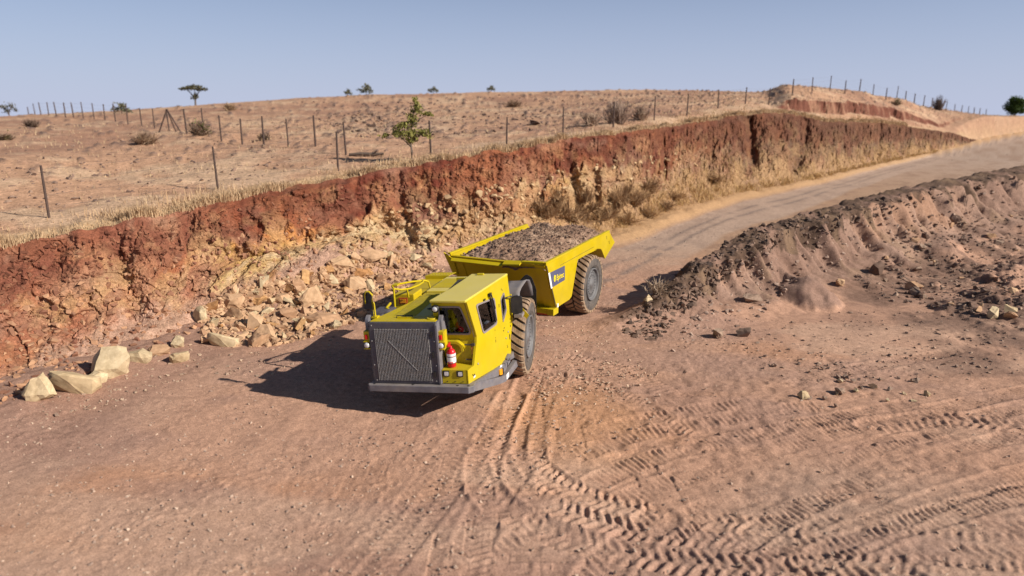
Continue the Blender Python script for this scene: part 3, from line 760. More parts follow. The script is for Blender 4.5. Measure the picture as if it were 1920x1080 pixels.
hill = np_mesh('hill', np.stack([HX, HY, HZ_], -1).reshape(-1, 3), grid_faces(len(ds), nu)[:, ::-1], M['hill'], hc.reshape(-1, 3))
tag(hill, kind='structure')

# coarse copies of these surfaces, kept in memory only, to stand things on
def bvh_of(Vg, rstep, cstep):
    a = Vg[::rstep, ::cstep]
    return BVHTree.FromPolygons([tuple(p) for p in a.reshape(-1, 3)], [tuple(f) for f in grid_faces(*a.shape[:2])])
bvh_bank = bvh_of(V, 2, 2)
bvh_hill = bvh_of(np.stack([HX, HY, HZ_], -1), 1, 4)
_gi = np.arange(0, 400, 2.0)
def surf_z(x, y):
    """height of whatever surface lies at plan point (x, y)"""
    o = Vector((x, y, 60)); best = -9
    for b in (bvh_bank, bvh_hill):
        h = b.ray_cast(o, Vector((0, 0, -1)))
        if h[0] is not None: best = max(best, h[0].z)
    if behind_foot(np.array([x]), np.array([y]))[0] < 2.0:
        best = max(best, float(ground_z(np.array([x]), np.array([y]), False)[0]))
    return best
_cam_o = Vector((0, 0, CAM_H))
def surf_px(u, v):
    """point of the bank, hill or floor seen at photo pixel (u, v)"""
    d = Vector(cam_ray(u, v)).normalized()
    hits = [h for h in (b.ray_cast(_cam_o, d) for b in (bvh_bank, bvh_hill)) if h[0] is not None]
    t = min((h[3] for h in hits), default=1e9)
    if d.z < 0:                                              # march the floor
        tf = -CAM_H / d.z                                    # flat-floor hit; search a little either side of it
        s = np.linspace(max(6.0, 0.55 * tf), min(110.0, 1.12 * tf) + .5, 90); px = d.x * s; py = d.y * s; pz = CAM_H + d.z * s
        gap = pz - ground_z(px, py, False); ok = np.nonzero((gap < 0) & (behind_foot(px, py) < 2.5))[0]
        if len(ok):
            k = max(ok[0], 1); g0, g1 = gap[k - 1], gap[k]
            t = min(t, s[k - 1] + (s[k] - s[k - 1]) * (g0 / (g0 - g1) if g0 > 0 > g1 else 1.0))
    if t > 1e8: return None
    return _cam_o + d * t

from mathutils.geometry import tessellate_polygon
# ------------------------------------------------------------------ mesh builder for the truck and other made things
def rounded(pts, r, n=4):
    out = []; N = len(pts)
    rr = r if isinstance(r, (list, tuple)) else [r] * N
    for i in range(N):
        p0, p, p1 = (np.array(pts[j % N], float) for j in (i - 1, i, i + 1))
        a = p0 - p; b = p1 - p; la = np.linalg.norm(a); lb = np.linalg.norm(b)
        q = min(rr[i], la * .45, lb * .45)
        if q < 1e-4: out.append(tuple(p)); continue
        A = p + a / la * q; B = p + b / lb * q
        for t in np.linspace(0, 1, n + 1):
            out.append(tuple((1 - t) ** 2 * A + 2 * t * (1 - t) * p + t * t * B))
    return out

class MB:
    def __init__(s): s.v = []; s.f = []; s.m = []; s.sm = []
    def add(s, vs, fs, mi=0, smooth=False):
        o = len(s.v); s.v += [tuple(map(float, p)) for p in vs]
        for f in fs: s.f.append(tuple(o + i for i in f)); s.m.append(mi); s.sm.append(smooth)
    def box(s, x0, x1, y0, y1, z0, z1, mi=0):
        s.add([(x, y, z) for z in (z0, z1) for x, y in ((x0, y0), (x1, y0), (x1, y1), (x0, y1))],
              [(3, 2, 1, 0), (4, 5, 6, 7), (0, 1, 5, 4), (1, 2, 6, 5), (2, 3, 7, 6), (3, 0, 4, 7)], mi)
    def rbox(s, c, size, rot=None, mi=0):
        h = [d / 2 for d in size]; P = []
        for z in (-h[2], h[2]):
            for x, y in ((-h[0], -h[1]), (h[0], -h[1]), (h[0], h[1]), (-h[0], h[1])):
                p = Vector((x, y, z))
                if rot is not None: p = rot @ p
                P.append(p + Vector(c))
        s.add(P, [(3, 2, 1, 0), (4, 5, 6, 7), (0, 1, 5, 4), (1, 2, 6, 5), (2, 3, 7, 6), (3, 0, 4, 7)], mi)
    def loft(s, A, B, mi=0, caps=True):          # two matching 3D outlines
        n = len(A); fs = [(i, (i + 1) % n, n + (i + 1) % n, n + i) for i in range(n)]
        if caps: fs += [tuple(range(n - 1, -1, -1)), tuple(range(n, 2 * n))]
        s.add(list(A) + list(B), fs, mi)
    def plate(s, outer, holes, to3, thick, mi=0):
        """flat plate from a 2D outline with openings; to3 maps 2D to 3D, thick is its thickness vector"""
        loops = [outer] + list(holes)
        P = [tuple(p[:2]) for lp in loops for p in lp]
        F3 = [list(f) for f in tessellate_polygon([[Vector((p[0], p[1], 0)) for p in lp] for lp in loops])]
        li = []; o_ = 0
        for lp in loops: li.append(list(range(o_, o_ + len(lp)))); o_ += len(lp)
        A = [Vector(to3(*p)) for p in P]; t = Vector(thick); B = [a + t for a in A]
        n = len(A); fs = []
        nn = Vector((0, 0, 0))
        for f in F3:
            a, b, c_ = (A[i] for i in f); nn = (b - a).cross(c_ - a)
            flip = nn.dot(t) > 0
            fs.append(tuple(f[::-1] if flip else f)); fs.append(tuple(n + i for i in (f if flip else f[::-1])))
        for l in li:
            for i in range(len(l)): fs.append((l[i], l[(i + 1) % len(l)], n + l[(i + 1) % len(l)], n + l[i]))
        s.add(A + B, fs, mi)
    def tube(s, pts, r, n=8, mi=0):
        P = [Vector(p) for p in pts]; rings = []
        up = Vector((0, 0, 1))
        for i, p in enumerate(P):
            d = ((P[i + 1] - p) if i == 0 else (p - P[i - 1]) if i == len(P) - 1 else (P[i + 1] - p).normalized() + (p - P[i - 1]).normalized()).normalized()
            a = d.cross(up)
            if a.length < 0.05: a = d.cross(Vector((1, 0, 0)))
            a.normalize(); b = d.cross(a); rad = r[i] if isinstance(r, (list, tuple)) else r
            rings.append([p + (a * math.cos(2 * math.pi * k / n) + b * math.sin(2 * math.pi * k / n)) * rad for k in range(n)])
        vs = [q for rg in rings for q in rg]; fs = []
        for i in range(len(P) - 1):
            for k in range(n): fs.append((i * n + k, i * n + (k + 1) % n, (i + 1) * n + (k + 1) % n, (i + 1) * n + k))
        s.add(vs, fs, mi, True)
        m = len(P) - 1
        s.add(rings[0], [tuple(range(n - 1, -1, -1))], mi); s.add(rings[m], [tuple(range(n))], mi)
    def lathe(s, prof, axis='x', n=32, mi=0, c=(0, 0, 0), caps=True):     # prof: (along, radius)
        vs = []
        for a, r in prof:
            for k in range(n):
                q = 2 * math.pi * k / n; u, w = r * math.cos(q), r * math.sin(q)
                p = (a, u, w) if axis == 'x' else (u, a, w) if axis == 'y' else (u, w, a)
                vs.append((p[0] + c[0], p[1] + c[1], p[2] + c[2]))
        fs = [(i * n + k, i * n + (k + 1) % n, (i + 1) * n + (k + 1) % n, (i + 1) * n + k) for i in range(len(prof) - 1) for k in range(n)]
        s.add(vs, fs, mi, True)
        for e in (0, len(prof) - 1) if caps else ():
            if prof[e][1] > 1e-4: s.add(vs[e * n:(e + 1) * n], [tuple(range(n))], mi)
    def build(s, name, mats, parent=None, frame=None, bevel=0.0, seg=2, recalc=True):
        me = bpy.data.meshes.new(name)
        me.from_pydata(s.v, [], s.f)
        for m in (mats if isinstance(mats, (list, tuple)) else [mats]): me.materials.append(m)
        me.polygons.foreach_set('material_index', np.array(s.m, np.int32)); me.polygons.foreach_set('use_smooth', np.array(s.sm, bool))
        if recalc:
            bm = bmesh.new(); bm.from_mesh(me); bmesh.ops.recalc_face_normals(bm, faces=bm.faces); bm.to_mesh(me); bm.free()
        me.update()
        o = bpy.data.objects.new(name, me); col.objects.link(o)
        if parent: o.parent = parent
        if frame is not None: o.matrix_local = frame
        if bevel > 0:
            b = o.modifiers.new('edge', 'BEVEL'); b.width = bevel; b.segments = seg; b.limit_method = 'ANGLE'; b.angle_limit = R(35)
            b.harden_normals = False
        return o

# ------------------------------------------------------------------ articulated mine truck
YAW1, ROLL1, YAW2 = 11.5, 3.4, 27.0
O1 = Vector((-1.04, 15.51, 0.03)); O2 = Vector((0.90, 20.54, 0.02))
truck = empty('dump_truck', O1, -R(YAW1))
tag(truck, 'yellow articulated low-profile mine truck loaded with crushed rock, standing on the dirt haul road', 'dump truck')
Wroot = Matrix.Translation(O1) @ Matrix.Rotation(-R(YAW1), 4, 'Z')
FR1 = Matrix.Rotation(-R(ROLL1), 4, 'Y')                      # body leans on its suspension
FR0 = Matrix.Identity(4)
FR2 = Wroot.inverted() @ (Matrix.Translation(O2) @ Matrix.Rotation(-R(YAW2), 4, 'Z'))
K = 0.2196
def sx(y, off=0.0): return 0.83 + (y + 2.9) * K + off
def side3(off): return lambda y, z: (sx(y, off), y, z)
FRN = Vector((0, 1, 0.35)).normalized()
def front3(x, z): return (x, -1.895 - 0.35 * z, z)            # plane of the windscreen
Y_, YD, G_, SL, BK = M['yellow'], M['yellow_dusty'], M['grey'], M['slate'], M['black']

def part(mb, name, mats, frame=FR1, parent=truck, bevel=0.0, label=None):
    o = mb.build(name, mats, parent, frame, bevel)
    if parent is not truck: o.matrix_local = Matrix.Identity(4)
    if label: o['label'] = label
    return o

# chassis under everything
b = MB()
b.box(-0.85, 0.62, -2.70, -2.0, 0.52, 0.90); b.box(-0.85, 0.62, -2.0, 0.9, 0.52, 1.15); b.box(-0.45, 0.45, 0.9, 1.9, 0.62, 1.05); b.box(-1.0, 0.1, -2.74, -0.4, 0.9, 1.75)
b.tube([(-1.05, 0, 0.92), (1.05, 0, 0.92)], 0.24, 14); b.tube([(0, 1.85, 0.55), (0, 1.85, 1.15)], 0.2, 14)
b.box(-0.9, 0.95, -0.62, 0.75, 1.1, 1.62)
chassis = part(b, 'chassis', M['dark'])

# front bumper, wrapped round towards the step
b = MB()
top = [(-1.25, -2.98), (-1.20, -3.04), (0.86, -3.05), (0.95, -2.97), (0.93, -2.70), (-1.20, -2.70)]
b.loft([(x, y, 0.57) for x, y in top], [(x, y, 0.705) for x, y in top])
for x in (-1.12, -0.3, 0.62, 0.84): b.lathe([(0.700, 0.03), (0.712, 0.03), (0.712, 0.0)], 'z', 10, 1, (x, -2.97, 0))
bump = part(b, 'bumper', [G_, BK], bevel=0.018)
b = MB()
up = [(-2.92, 0.705), (-1.34, 0.585), (-0.93, 0.67), (-0.66, 0.86), (-0.66, 0.53), (-1.42, 0.36), (-1.77, 0.44), (-2.84, 0.70)]
h1 = [(-1.385, 0.60), (-1.275, 0.635), (-1.265, 0.47), (-1.375, 0.42)]; h2 = [(-1.235, 0.655), (-1.10, 0.72), (-1.09, 0.53), (-1.225, 0.48)]
b.plate(up, [h1[::-1], h2[::-1]], lambda y, z: (sx(y, 0.055), y, z), (-0.05, 0, 0))
lo = [(-2.90, 0.69), (-2.78, 0.70), (-1.77, 0.425), (-1.42, 0.345), (-0.66, 0.52), (-0.68, 0.34), (-1.44, 0.20), (-1.75, 0.26), (-2.98, 0.575)]
b.plate(lo, [], lambda y, z: (sx(y, 0.085), y, z), (-0.06, 0, 0))
b.plate([(-1.75, 0.30), (-0.7, 0.45), (-0.7, 0.80), (-1.75, 0.60)], [], lambda y, z: (sx(y, -0.10), y, z), (-0.02, 0, 0), 1)
skirt = part(b, 'side_skirt', [G_, BK], bevel=0.008)
b = MB(); b.plate(rounded([(-1.69, 0.56), (-1.55, 0.54), (-1.55, 0.40), (-1.69, 0.44)], .015), [], lambda y, z: (sx(y, 0.075), y, z), (-0.03, 0, 0)); 
part(b, 'side_marker', M['amber'], bevel=0.004)
b = MB(); b.plate([(-1.545, 0.54), (-1.50, 0.53), (-1.50, 0.40), (-1.66, 0.385), (-1.66, 0.42), (-1.545, 0.41)], [], lambda y, z: (sx(y, 0.08), y, z), (-0.03, 0, 0))
part(b, 'marker_housing', BK)
b = MB(); b.plate([(-1.62, 0.625), (-1.52, 0.615), (-1.52, 0.575), (-1.62, 0.585)], [], lambda y, z: (sx(y, 0.059), y, z), (-0.004, 0, 0)); part(b, 'data_plate', M['white']); b = MB()
b.plate([(-1.40, 0.34), (-1.28, 0.36), (-1.28, 0.26), (-1.40, 0.225)], [], lambda y, z: (sx(y, 0.089), y, z), (-0.004, 0, 0))
part(b, 'data_plate', M['white'])

# radiator guard with its close-set bars
b = MB()
outer = [(-1.13, 0.72), (0.25, 0.72), (0.25, 1.975), (-1.13, 1.975)]; inner = [(-1.02, 0.775), (0.115, 0.775), (0.115, 1.855), (-1.02, 1.855)]
b.plate(rounded(outer, .04), [rounded(inner, .03)[::-1]], lambda x, z: (x, -2.94, z), (0, 0.09, 0))
for z in (0.92, 1.32, 1.74): b.box(0.15, 0.19, -2.965, -2.94, z - .06, z + .06, 1)
for x, z in ((-1.08, 1.6), (-1.08, 1.1), (0.215, 1.6), (0.215, 1.1), (-1.06, 1.92), (0.19, 0.78), (-1.06, 0.78)): b.lathe([(-2.955, 0), (-2.955, .013), (-2.938, .013)], 'y', 8, 2, (x, 0, z))
guard = part(b, 'radiator_guard', [SL, BK, M['steel']], bevel=0.012)
b = MB()
nb = 35
for i in range(nb):
    x = -1.0 + 1.10 * i / (nb - 1); b.box(x - .0052, x + .0052, -2.955, -2.920, 0.78, 1.85)
for z in np.linspace(0.9, 1.78, 7): b.box(-1.01, 0.105, -2.924, -2.917, z - .004, z + .004)
b.tube([(-0.72, -2.957, 0.98), (-0.15, -2.957, 1.58)], .0035, 6); b.tube([(-0.18, -2.957, 1.0), (-0.74, -2.957, 1.62)], .0035, 6)
bars = part(b, 'grille', M['steel'], parent=guard)
b = MB(); b.box(-1.03, 0.125, -2.87, -2.80, 0.75, 1.88)
part(b, 'radiator_core', M['core'], parent=guard)
b = MB(); b.plate([(-2.96, 0.72), (-2.96, 1.93), (-2.90, 1.98), (-2.62, 1.98), (-2.62, 0.72)], [], lambda y, z: (0.25, y, z), (0.045, 0, 0)); part(b, 'guard_side', G_, bevel=0.006)
b = MB(); b.plate([(-2.94, 0.72), (-2.94, 1.95), (-2.0, 1.95), (-2.0, 0.72)], [], lambda y, z: (-1.13, y, z), (0.03, 0, 0)); part(b, 'guard_side', SL, bevel=0.006)

# lifting eyes standing either side of the guard
def lug(x, mir):
    b = MB(); o = rounded([(-2.78, 1.60), (-2.46, 1.60), (-2.42, 1.72), (-2.56, 2.02), (-2.68, 2.07), (-2.78, 1.98)], .05)
    hole = [(-2.62 + .035 * math.cos(a), 1.96 + .045 * math.sin(a)) for a in np.linspace(0, 2 * math.pi, 12, endpoint=False)]
    b.plate(o, [hole[::-1]], lambda y, z: (x, y, z), (0.07, 0, 0))
    part(b, 'lifting_eye', M['grey'], bevel=0.01)
lug(0.27, 1); lug(-1.26, -1)

# engine cover
b = MB()
def quad_top(pts, z0, z1, mi=0): b.loft([(x, y, z0) for x, y in pts], [(x, y, z1) for x, y in pts], mi)
quad_top([(-1.13, -2.86), (0.25, -2.86), (0.27, -2.46), (-1.09, -2.46)], 1.25, 1.985)
quad_top([(-1.09, -2.457), (0.27, -2.457), (0.40, -0.50), (-0.74, -0.50), (-0.82, -1.2), (-1.0, -2.1)], 1.25, 1.965)
quad_top([(-0.74, -0.497), (0.42, -0.497), (0.46, 0.95), (-0.68, 0.95)], 1.25, 2.005, 1)
hood = part(b, 'engine_cover', [Y_, YD], bevel=0.02)
b = MB()                                                       # ribbed cooling louvre
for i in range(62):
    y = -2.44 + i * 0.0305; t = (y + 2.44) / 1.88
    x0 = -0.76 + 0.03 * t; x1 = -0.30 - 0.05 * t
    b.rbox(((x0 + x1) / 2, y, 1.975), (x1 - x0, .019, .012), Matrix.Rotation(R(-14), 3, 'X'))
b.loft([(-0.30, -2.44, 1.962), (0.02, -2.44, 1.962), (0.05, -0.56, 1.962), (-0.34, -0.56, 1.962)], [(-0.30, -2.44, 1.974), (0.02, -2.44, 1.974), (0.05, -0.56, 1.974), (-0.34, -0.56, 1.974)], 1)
lv = part(b, 'louvre', [plain_mat('yellow_louvre', (0.58, 0.47, 0.03), 0.7, 0, 0.15, 6, 0.3), plain_mat('dusty_cover_plate', (0.60, 0.52, 0.17), 0.7, 0, 0.12, 4, 0.4, (0.42, 0.36, 0.2))])  # louvre yellow set lighter to make up for the cab's shade on it
for x, y in ((-0.22, -1.35), (-0.16, -1.95)):
    b = MB(); b.box(x - .06, x + .30, y - .012, y + .012, 1.974, 1.992, 1); b.lathe([(1.975, .04), (2.0, .035), (2.0, 0)], 'z', 10, 0, (x, y, 0)); part(b, 'latch', [BK, M['dark']])
for x in (-0.58, -0.40):
    b = MB(); b.tube([(x - .07, -2.60, 1.985), (x - .07, -2.60, 2.02), (x + .07, -2.57, 2.02), (x + .07, -2.57, 1.985)], .012, 6, 0); part(b, 'lift_handle', BK)
b = MB(); b.box(-0.62, -0.28, -2.66, -2.60, 1.986, 2.004); part(b, 'cover_hinge', Y_)
b = MB(); b.lathe([(1.985, .10), (2.0, .10), (2.0, .07), (1.99, .06)], 'z', 16, 0, (0.10, -2.66, 0)); part(b, 'filler_cap', Y_)
b = MB(); b.loft([(-0.68, -0.2, 2.007), (-0.2, -0.2, 2.007), (-0.12, 0.7, 2.007), (-0.62, 0.7, 2.007)], [(-0.68, -0.2, 2.016), (-0.2, -0.2, 2.016), (-0.12, 0.7, 2.016), (-0.62, 0.7, 2.016)])
part(b, 'hatch', Y_)

# far side: battery box, walkway, hand rails, mirrors
b = MB()
b.box(-1.33, -0.86, -0.98, -0.42, 1.20, 2.05); b.box(-1.40, -0.80, -0.40, 1.05, 1.20, 1.93); b.box(-1.30, -0.95, -2.1, -1.0, 1.1, 1.60)
sb = part(b, 'side_box', M['yellow_shell'], bevel=0.02)
b = MB(); b.box(-1.22, -1.02, -0.995, -0.975, 1.83, 1.97, 1); b.box(-1.19, -1.05, -1.005, -0.99, 1.855, 1.945, 0)
part(b, 'turn_signal', [M['amber'], M['rust']], parent=sb)
b = MB()
hol = [[(-1.22 + .075 * i + .02 * math.cos(a) + (.035 if j % 2 else 0), 1.18 + .10 * j + .03 * math.sin(a)) for a in (0, 1.57, 3.14, 4.71)][::-1] for i in range(7) for j in range(5)]
b.plate([(-1.28, 1.06), (-0.66, 1.06), (-0.66, 1.72), (-1.28, 1.72)], hol, lambda x, y: (x, y, 2.0 - (y - 1.06) * .1), (0, 0, 0.012))
b.plate([(-1.28, 1.80), (-0.66, 1.80), (-0.66, 2.0), (-1.28, 2.0)], [], lambda x, z: (x, 1.05, z), (0, 0.012, 0))
part(b, 'step_grating', Y_)
b = MB()
rr = .022
b.tube([(-1.16, -1.42, 1.66), (-1.155, -1.38, 2.29)], rr)
b.tube([(-1.155, -1.38, 2.27), (-1.24, -1.26, 2.31), (-1.20, -1.0, 2.29), (-1.02, -0.55, 2.24), (-0.86, -0.20, 2.18), (-0.82, -0.05, 2.12)], rr)
b.tube([(-1.155, -1.36, 2.27), (-1.04, -1.24, 2.22), (-0.92, -1.02, 2.19), (-0.83, -0.70, 2.19), (-0.82, -0.40, 2.19), (-0.88, -0.25, 2.19)], rr)
b.tube([(-0.96, -1.10, 2.20), (-0.96, -1.05, 2.0)], rr); b.tube([(-0.82, -0.05, 2.12), (-0.80, 0.0, 1.93)], rr); b.rbox((-1.17, -1.18, 2.325), (.12, .20, .03))
part(b, 'hand_rail', Y_)
b = MB()
b.tube([(-1.13, -2.62, 1.97), (-1.13, -2.62, 2.32), (-1.11, -2.62, 2.46), (-1.17, -2.63, 2.53), (-1.24, -2.64, 2.53), (-1.27, -2.64, 2.46), (-1.27, -2.64, 2.28)], .017, 8)
b.tube([(-1.10, -2.60, 1.99), (-1.105, -2.60, 2.28), (-1.12, -2.61, 2.30)], .016, 8); b.box(-1.17, -1.05, -2.66, -2.52, 1.985, 2.01)
arm = part(b, 'mirror_arm', Y_)
b = MB(); b.plate(rounded([(-1.33, 2.16), (-1.15, 2.16), (-1.15, 2.50), (-1.33, 2.50)], .03), [], lambda x, z: (x, -2.60, z), (0, .05, 0)); part(b, 'mirror', BK, bevel=.012)
b = MB(); b.box(-1.40, -0.98, -2.2, -1.7, 1.72, 1.98); part(b, 'air_intake', SL, bevel=.06)
b = MB(); b.tube([(-1.0, -1.95, 1.92), (-1.15, -1.9, 1.98), (-1.22, -1.5, 1.98)], .03, 8); part(b, 'step_bar', Y_)

# lamps on brackets at both sides of the guard
for sxx, nm in ((0.335, 1), (-1.205, 2)):
    b = MB(); b.box(sxx - .06, sxx + .06, -2.90, -2.86, 1.58, 1.78); b.box(sxx - .07, sxx + .07, -2.93, -2.86, 1.42, 1.44); b.box(sxx - .07, sxx + .07, -2.93, -2.86, 1.565, 1.585); b.box(sxx - .07, sxx + .07, -2.86, -2.70, 1.42, 1.78)
    br = part(b, 'lamp_bracket', Y_, bevel=.005)
    b = MB(); b.lathe([(-2.945, 0), (-2.945, .048), (-2.93, .055), (-2.88, .05)], 'y', 18, 0, (sxx, 0, 1.505)); b.lathe([(-2.93, .064), (-2.90, .064)], 'y', 18, 1, (sxx, 0, 1.505)); part(b, 'work_lamp', [M['lens'], BK], parent=br)
    b = MB(); b.box(sxx - .028, sxx + .03, -2.93, -2.90, 1.62, 1.72); part(b, 'marker_lamp', M['red_lens'], parent=br, bevel=.01)

# cab ------------------------------------------------------------------------------------------------
side_out = [(-2.90, 0.715), (-2.90, 1.0), (-2.63, 1.005), (-2.46, 1.42), (-2.43, 1.55), (-2.735, 2.325), (-0.86, 2.445), (-0.80, 2.0), (-0.74, 0.84), (-0.93, 0.665), (-1.34, 0.575)]
win_s = rounded([(-2.36, 2.165), (-1.575, 2.10), (-1.53, 1.54), (-2.15, 1.52)], .085)
win_r = rounded([(-1.27, 1.98), (-1.10, 2.10), (-1.03, 1.70), (-1.22, 1.49)], [.05, .06, .05, .04])
b = MB()
b.plate(side_out, [win_s[::-1], win_r[::-1]], side3(0), (-0.045, 0, 0))
# front: windscreen panel, ledge, lower panel with the bottle recess
wsc = rounded([(0.26, 2.215), (0.70, 2.215), (0.83, 1.60), (0.235, 1.60)], [.05, .06, .10, .10])
b.plate([(0.13, 1.46), (0.905, 1.46), (0.925, 1.56), (0.84, 2.30), (0.13, 2.30)], [wsc[::-1]], front3, (0, .04, .01))
b.loft([(0.29, -2.47, 1.0), (0.872, -2.47, 1.0), (0.872, -2.43, 1.0), (0.29, -2.43, 1.0)], [(0.17, -2.41, 1.462), (0.905, -2.41, 1.462), (0.905, -2.37, 1.462), (0.17, -2.37, 1.462)])
arch = rounded([(0.30, 1.40), (0.30, 1.47), (0.56, 1.47), (0.66, 1.38), (0.67, 1.26), (0.625, 1.26), (0.61, 1.36), (0.53, 1.42), (0.34, 1.42)], [0, .02, .05, .04, .01, .01, .04, .05, 0])
b.plate(arch, [], lambda x, z: (x, -2.55, z), (0, .12, 0))
b.box(0.14, 0.19, -2.46, -1.2, 1.4, 2.30)
b.loft([(0.305, -2.90, 0.72), (0.825, -2.90, 0.72), (0.872, -2.44, 0.72), (0.305, -2.44, 0.72)], [(0.305, -2.90, 1.0), (0.825, -2.90, 1.0), (0.872, -2.44, 1.0), (0.305, -2.44, 1.0)])
# floor, back wall, inner wall
b.loft([(0.14, -2.36, 1.10), (0.88, -2.36, 1.10), (1.18, -0.95, 1.10), (0.14, -0.95, 1.10)], [(0.14, -2.36, 1.15), (0.88, -2.36, 1.15), (1.18, -0.95, 1.15), (0.14, -0.95, 1.15)], 1); b.plate([(0.14, 1.1), (1.21, 1.1), (1.21, 2.40), (0.14, 2.40)], [], lambda x, z: (x, -0.92, z), (0, .04, 0)); b.box(0.192, 0.20, -2.3, -0.95, 1.15, 2.28, 1); b.box(0.20, 1.19, -0.96, -0.925, 1.15, 2.36, 1); b.loft([(0.20, -2.3, 2.30), (0.80, -2.3, 2.30), (1.19, -0.97, 2.37), (0.20, -0.97, 2.37)], [(0.20, -2.3, 2.305), (0.80, -2.3, 2.305), (1.19, -0.97, 2.375), (0.20, -0.97, 2.375)], 1); b.plate([(-2.36, 1.12), (-0.98, 1.12), (-0.98, 1.46), (-2.36, 1.46)], [], side3(-.05), (-.004, 0, 0), 1); b.plate(side_out[5:8] + [(-0.98, 1.47), (-2.42, 1.47)], [win_s[::-1], win_r[::-1]], side3(-.05), (-.004, 0, 0), 1); b.box(0.21, 0.87, -2.36, -2.30, 1.12, 1.58, 1)
for x in (0.40, 0.56, 0.72): b.lathe([(-2.903, .012), (-2.911, .010), (-2.911, 0)], 'y', 8, 2, (x, 0, 0.76))
cab = part(b, 'cab', [M['yellow'], M['dark'], BK], bevel=0.010)
b = MB()
rp = [(0.10, -2.72), (0.66, -2.76), (0.845, -2.745), (1.285, -0.84), (0.47, -0.84), (0.30, -1.9)]
zt = lambda x, y: 2.345 + (y + 2.75) * 0.055
b.loft([(x, y, zt(x, y) - .035) for x, y in rp], [(x, y, zt(x, y) + .02) for x, y in rp])
b.box(0.62, 0.78, -0.98, -0.90, 2.46, 2.50, 1); b.box(0.36, 0.52, -0.75, -0.66, 2.30, 2.36, 1)
roof = part(b, 'cab_roof', [YD, Y_], parent=cab, bevel=0.018)
def seal(o, grow, to3, th, name='window_seal'):
    c0 = np.mean(o, 0); big = [tuple(c0 + (np.array(p) - c0) * (1 + grow)) for p in o]; sml = [tuple(c0 + (np.array(p) - c0) * (1 - grow * .55)) for p in o]
    b = MB(); b.plate(big, [sml[::-1]], to3, th); return part(b, name, M['trim'], parent=cab)
seal(win_s, .07, side3(.014), (-.03, 0, 0)); seal(win_r, .10, side3(.014), (-.03, 0, 0)); seal(wsc, .06, lambda x, z: (x, -1.910 - .35 * z, z), (0, .03, .01))
for nm, o, t3, th in (('side_window', win_s, side3(-.018), (-.006, 0, 0)), ('rear_window', win_r, side3(-.018), (-.006, 0, 0)), ('windscreen', wsc, lambda x, z: (x, -1.878 - .35 * z, z), (0, .006, .002))):
    b = MB(); b.plate(o, [], t3, th); part(b, nm, M['glass'] if nm == 'windscreen' else M['glass_side'], parent=cab)
b = MB()
b.tube([(sx(-1.83, .03), -1.83, 2.25), (sx(-1.72, .035), -1.72, 1.95), (sx(-1.62, .03), -1.62, 1.60)], .017, 8); b.tube([(sx(-1.76, .03), -1.76, 2.26), (sx(-1.62, .04), -1.64, 1.90)], .015, 8)
b.rbox((sx(-1.8, .03), -1.80, 2.245), (.05, .12, .05)); b.tube([(sx(-1.70, .03), -1.74, 2.10), (sx(-1.55, .03), -1.58, 1.62)], .010, 6); b.rbox((sx(-2.02, .012), -2.02, 2.19), (.03, .09, .03))
part(b, 'wiper', BK, parent=cab)
b = MB(); b.lathe([(-2.76, 0), (-2.76, .055), (-2.745, .058), (-2.745, .078), (-2.66, .07)], 'y', 20, 1, (0.215, 0, 2.195)); b.lathe([(-2.768, 0), (-2.766, .045), (-2.758, .052)], 'y', 20, 0, (0.215, 0, 2.195)); part(b, 'work_lamp', [M['lens'], BK], parent=cab)
for hx in (0.385, 0.665):
    b = MB(); b.plate(rounded([(hx - .066, .865), (hx + .066, .865), (hx + .066, .985), (hx - .066, .985)], .012), [], lambda x, z: (x, -2.915, z), (0, .02, 0)); b.plate(rounded([(hx - .03, .885), (hx + .052, .885), (hx + .052, .965), (hx - .03, .965)], .02), [], lambda x, z: (x, -2.923, z), (0, .01, 0), 1)
    part(b, 'headlight', [BK, M['lens']], parent=cab)
for hz_ in (1.40, 1.09):
    b = MB(); b.tube([(0.70, -2.53, hz_), (0.84, -2.53, hz_)], .016, 8); b.rbox((0.87, -2.52, hz_), (.06, .06, .05)); part(b, 'hinge', M['dark'], parent=cab)
b = MB(); b.tube([(0.845, -2.50, 1.42), (0.84, -2.53, 1.38), (0.835, -2.53, 1.10), (0.845, -2.51, 0.97)], .010, 6); part(b, 'door_edge', M['rust'], parent=cab)
b = MB()
for (y, z, w, h) in ((-1.36, 1.88, .03, .10), (-1.16, 2.17, .05, .02), (-1.20, 2.20, .02, .05), (-1.18, 1.33, .05, .03), (-1.22, 1.28, .05, .03), (-0.86, 1.36, .03, .05), (-0.86, 1.28, .03, .06), (-0.86, 1.44, .03, .04), (-1.62, 1.18, .02, .09), (-1.62, 1.25, .03, .02), (-1.07, 0.86, .05, .03), (-1.08, 0.90, .04, .02), (-1.62, 1.42, .015, .04), (-0.93, 1.05, .05, .16), (-2.66, 0.80, .10, .06), (-2.72, 0.835, .05, .03)):
    w *= .7; h *= .75; b = MB()
    b.plate([(y - w / 2, z - h / 2), (y + w / 2, z - h / 2 + w * .12), (y + w / 2, z + h / 2 + w * .12), (y - w / 2, z + h / 2)], [], side3(.004), (-.003, 0, 0)); part(b, 'warning_decal', BK, parent=cab)
b = MB()
for y, z in ((-2.47, 0.98), (-1.0, 1.19), (-1.12, 1.08)):
    b = MB(); b.lathe([(0, .022), (.012, .020), (.012, 0)], 'x', 12, 0, (sx(y, 0.002), y, z)); part(b, 'door_lock', M['steel'], parent=cab)
b = MB(); b.plate([(-2.70, .755), (-2.62, .765), (-2.62, .80), (-2.70, .79)], [], side3(.008), (-.003, 0, 0), 0)
part(b, 'data_plate', M['white'], parent=cab)
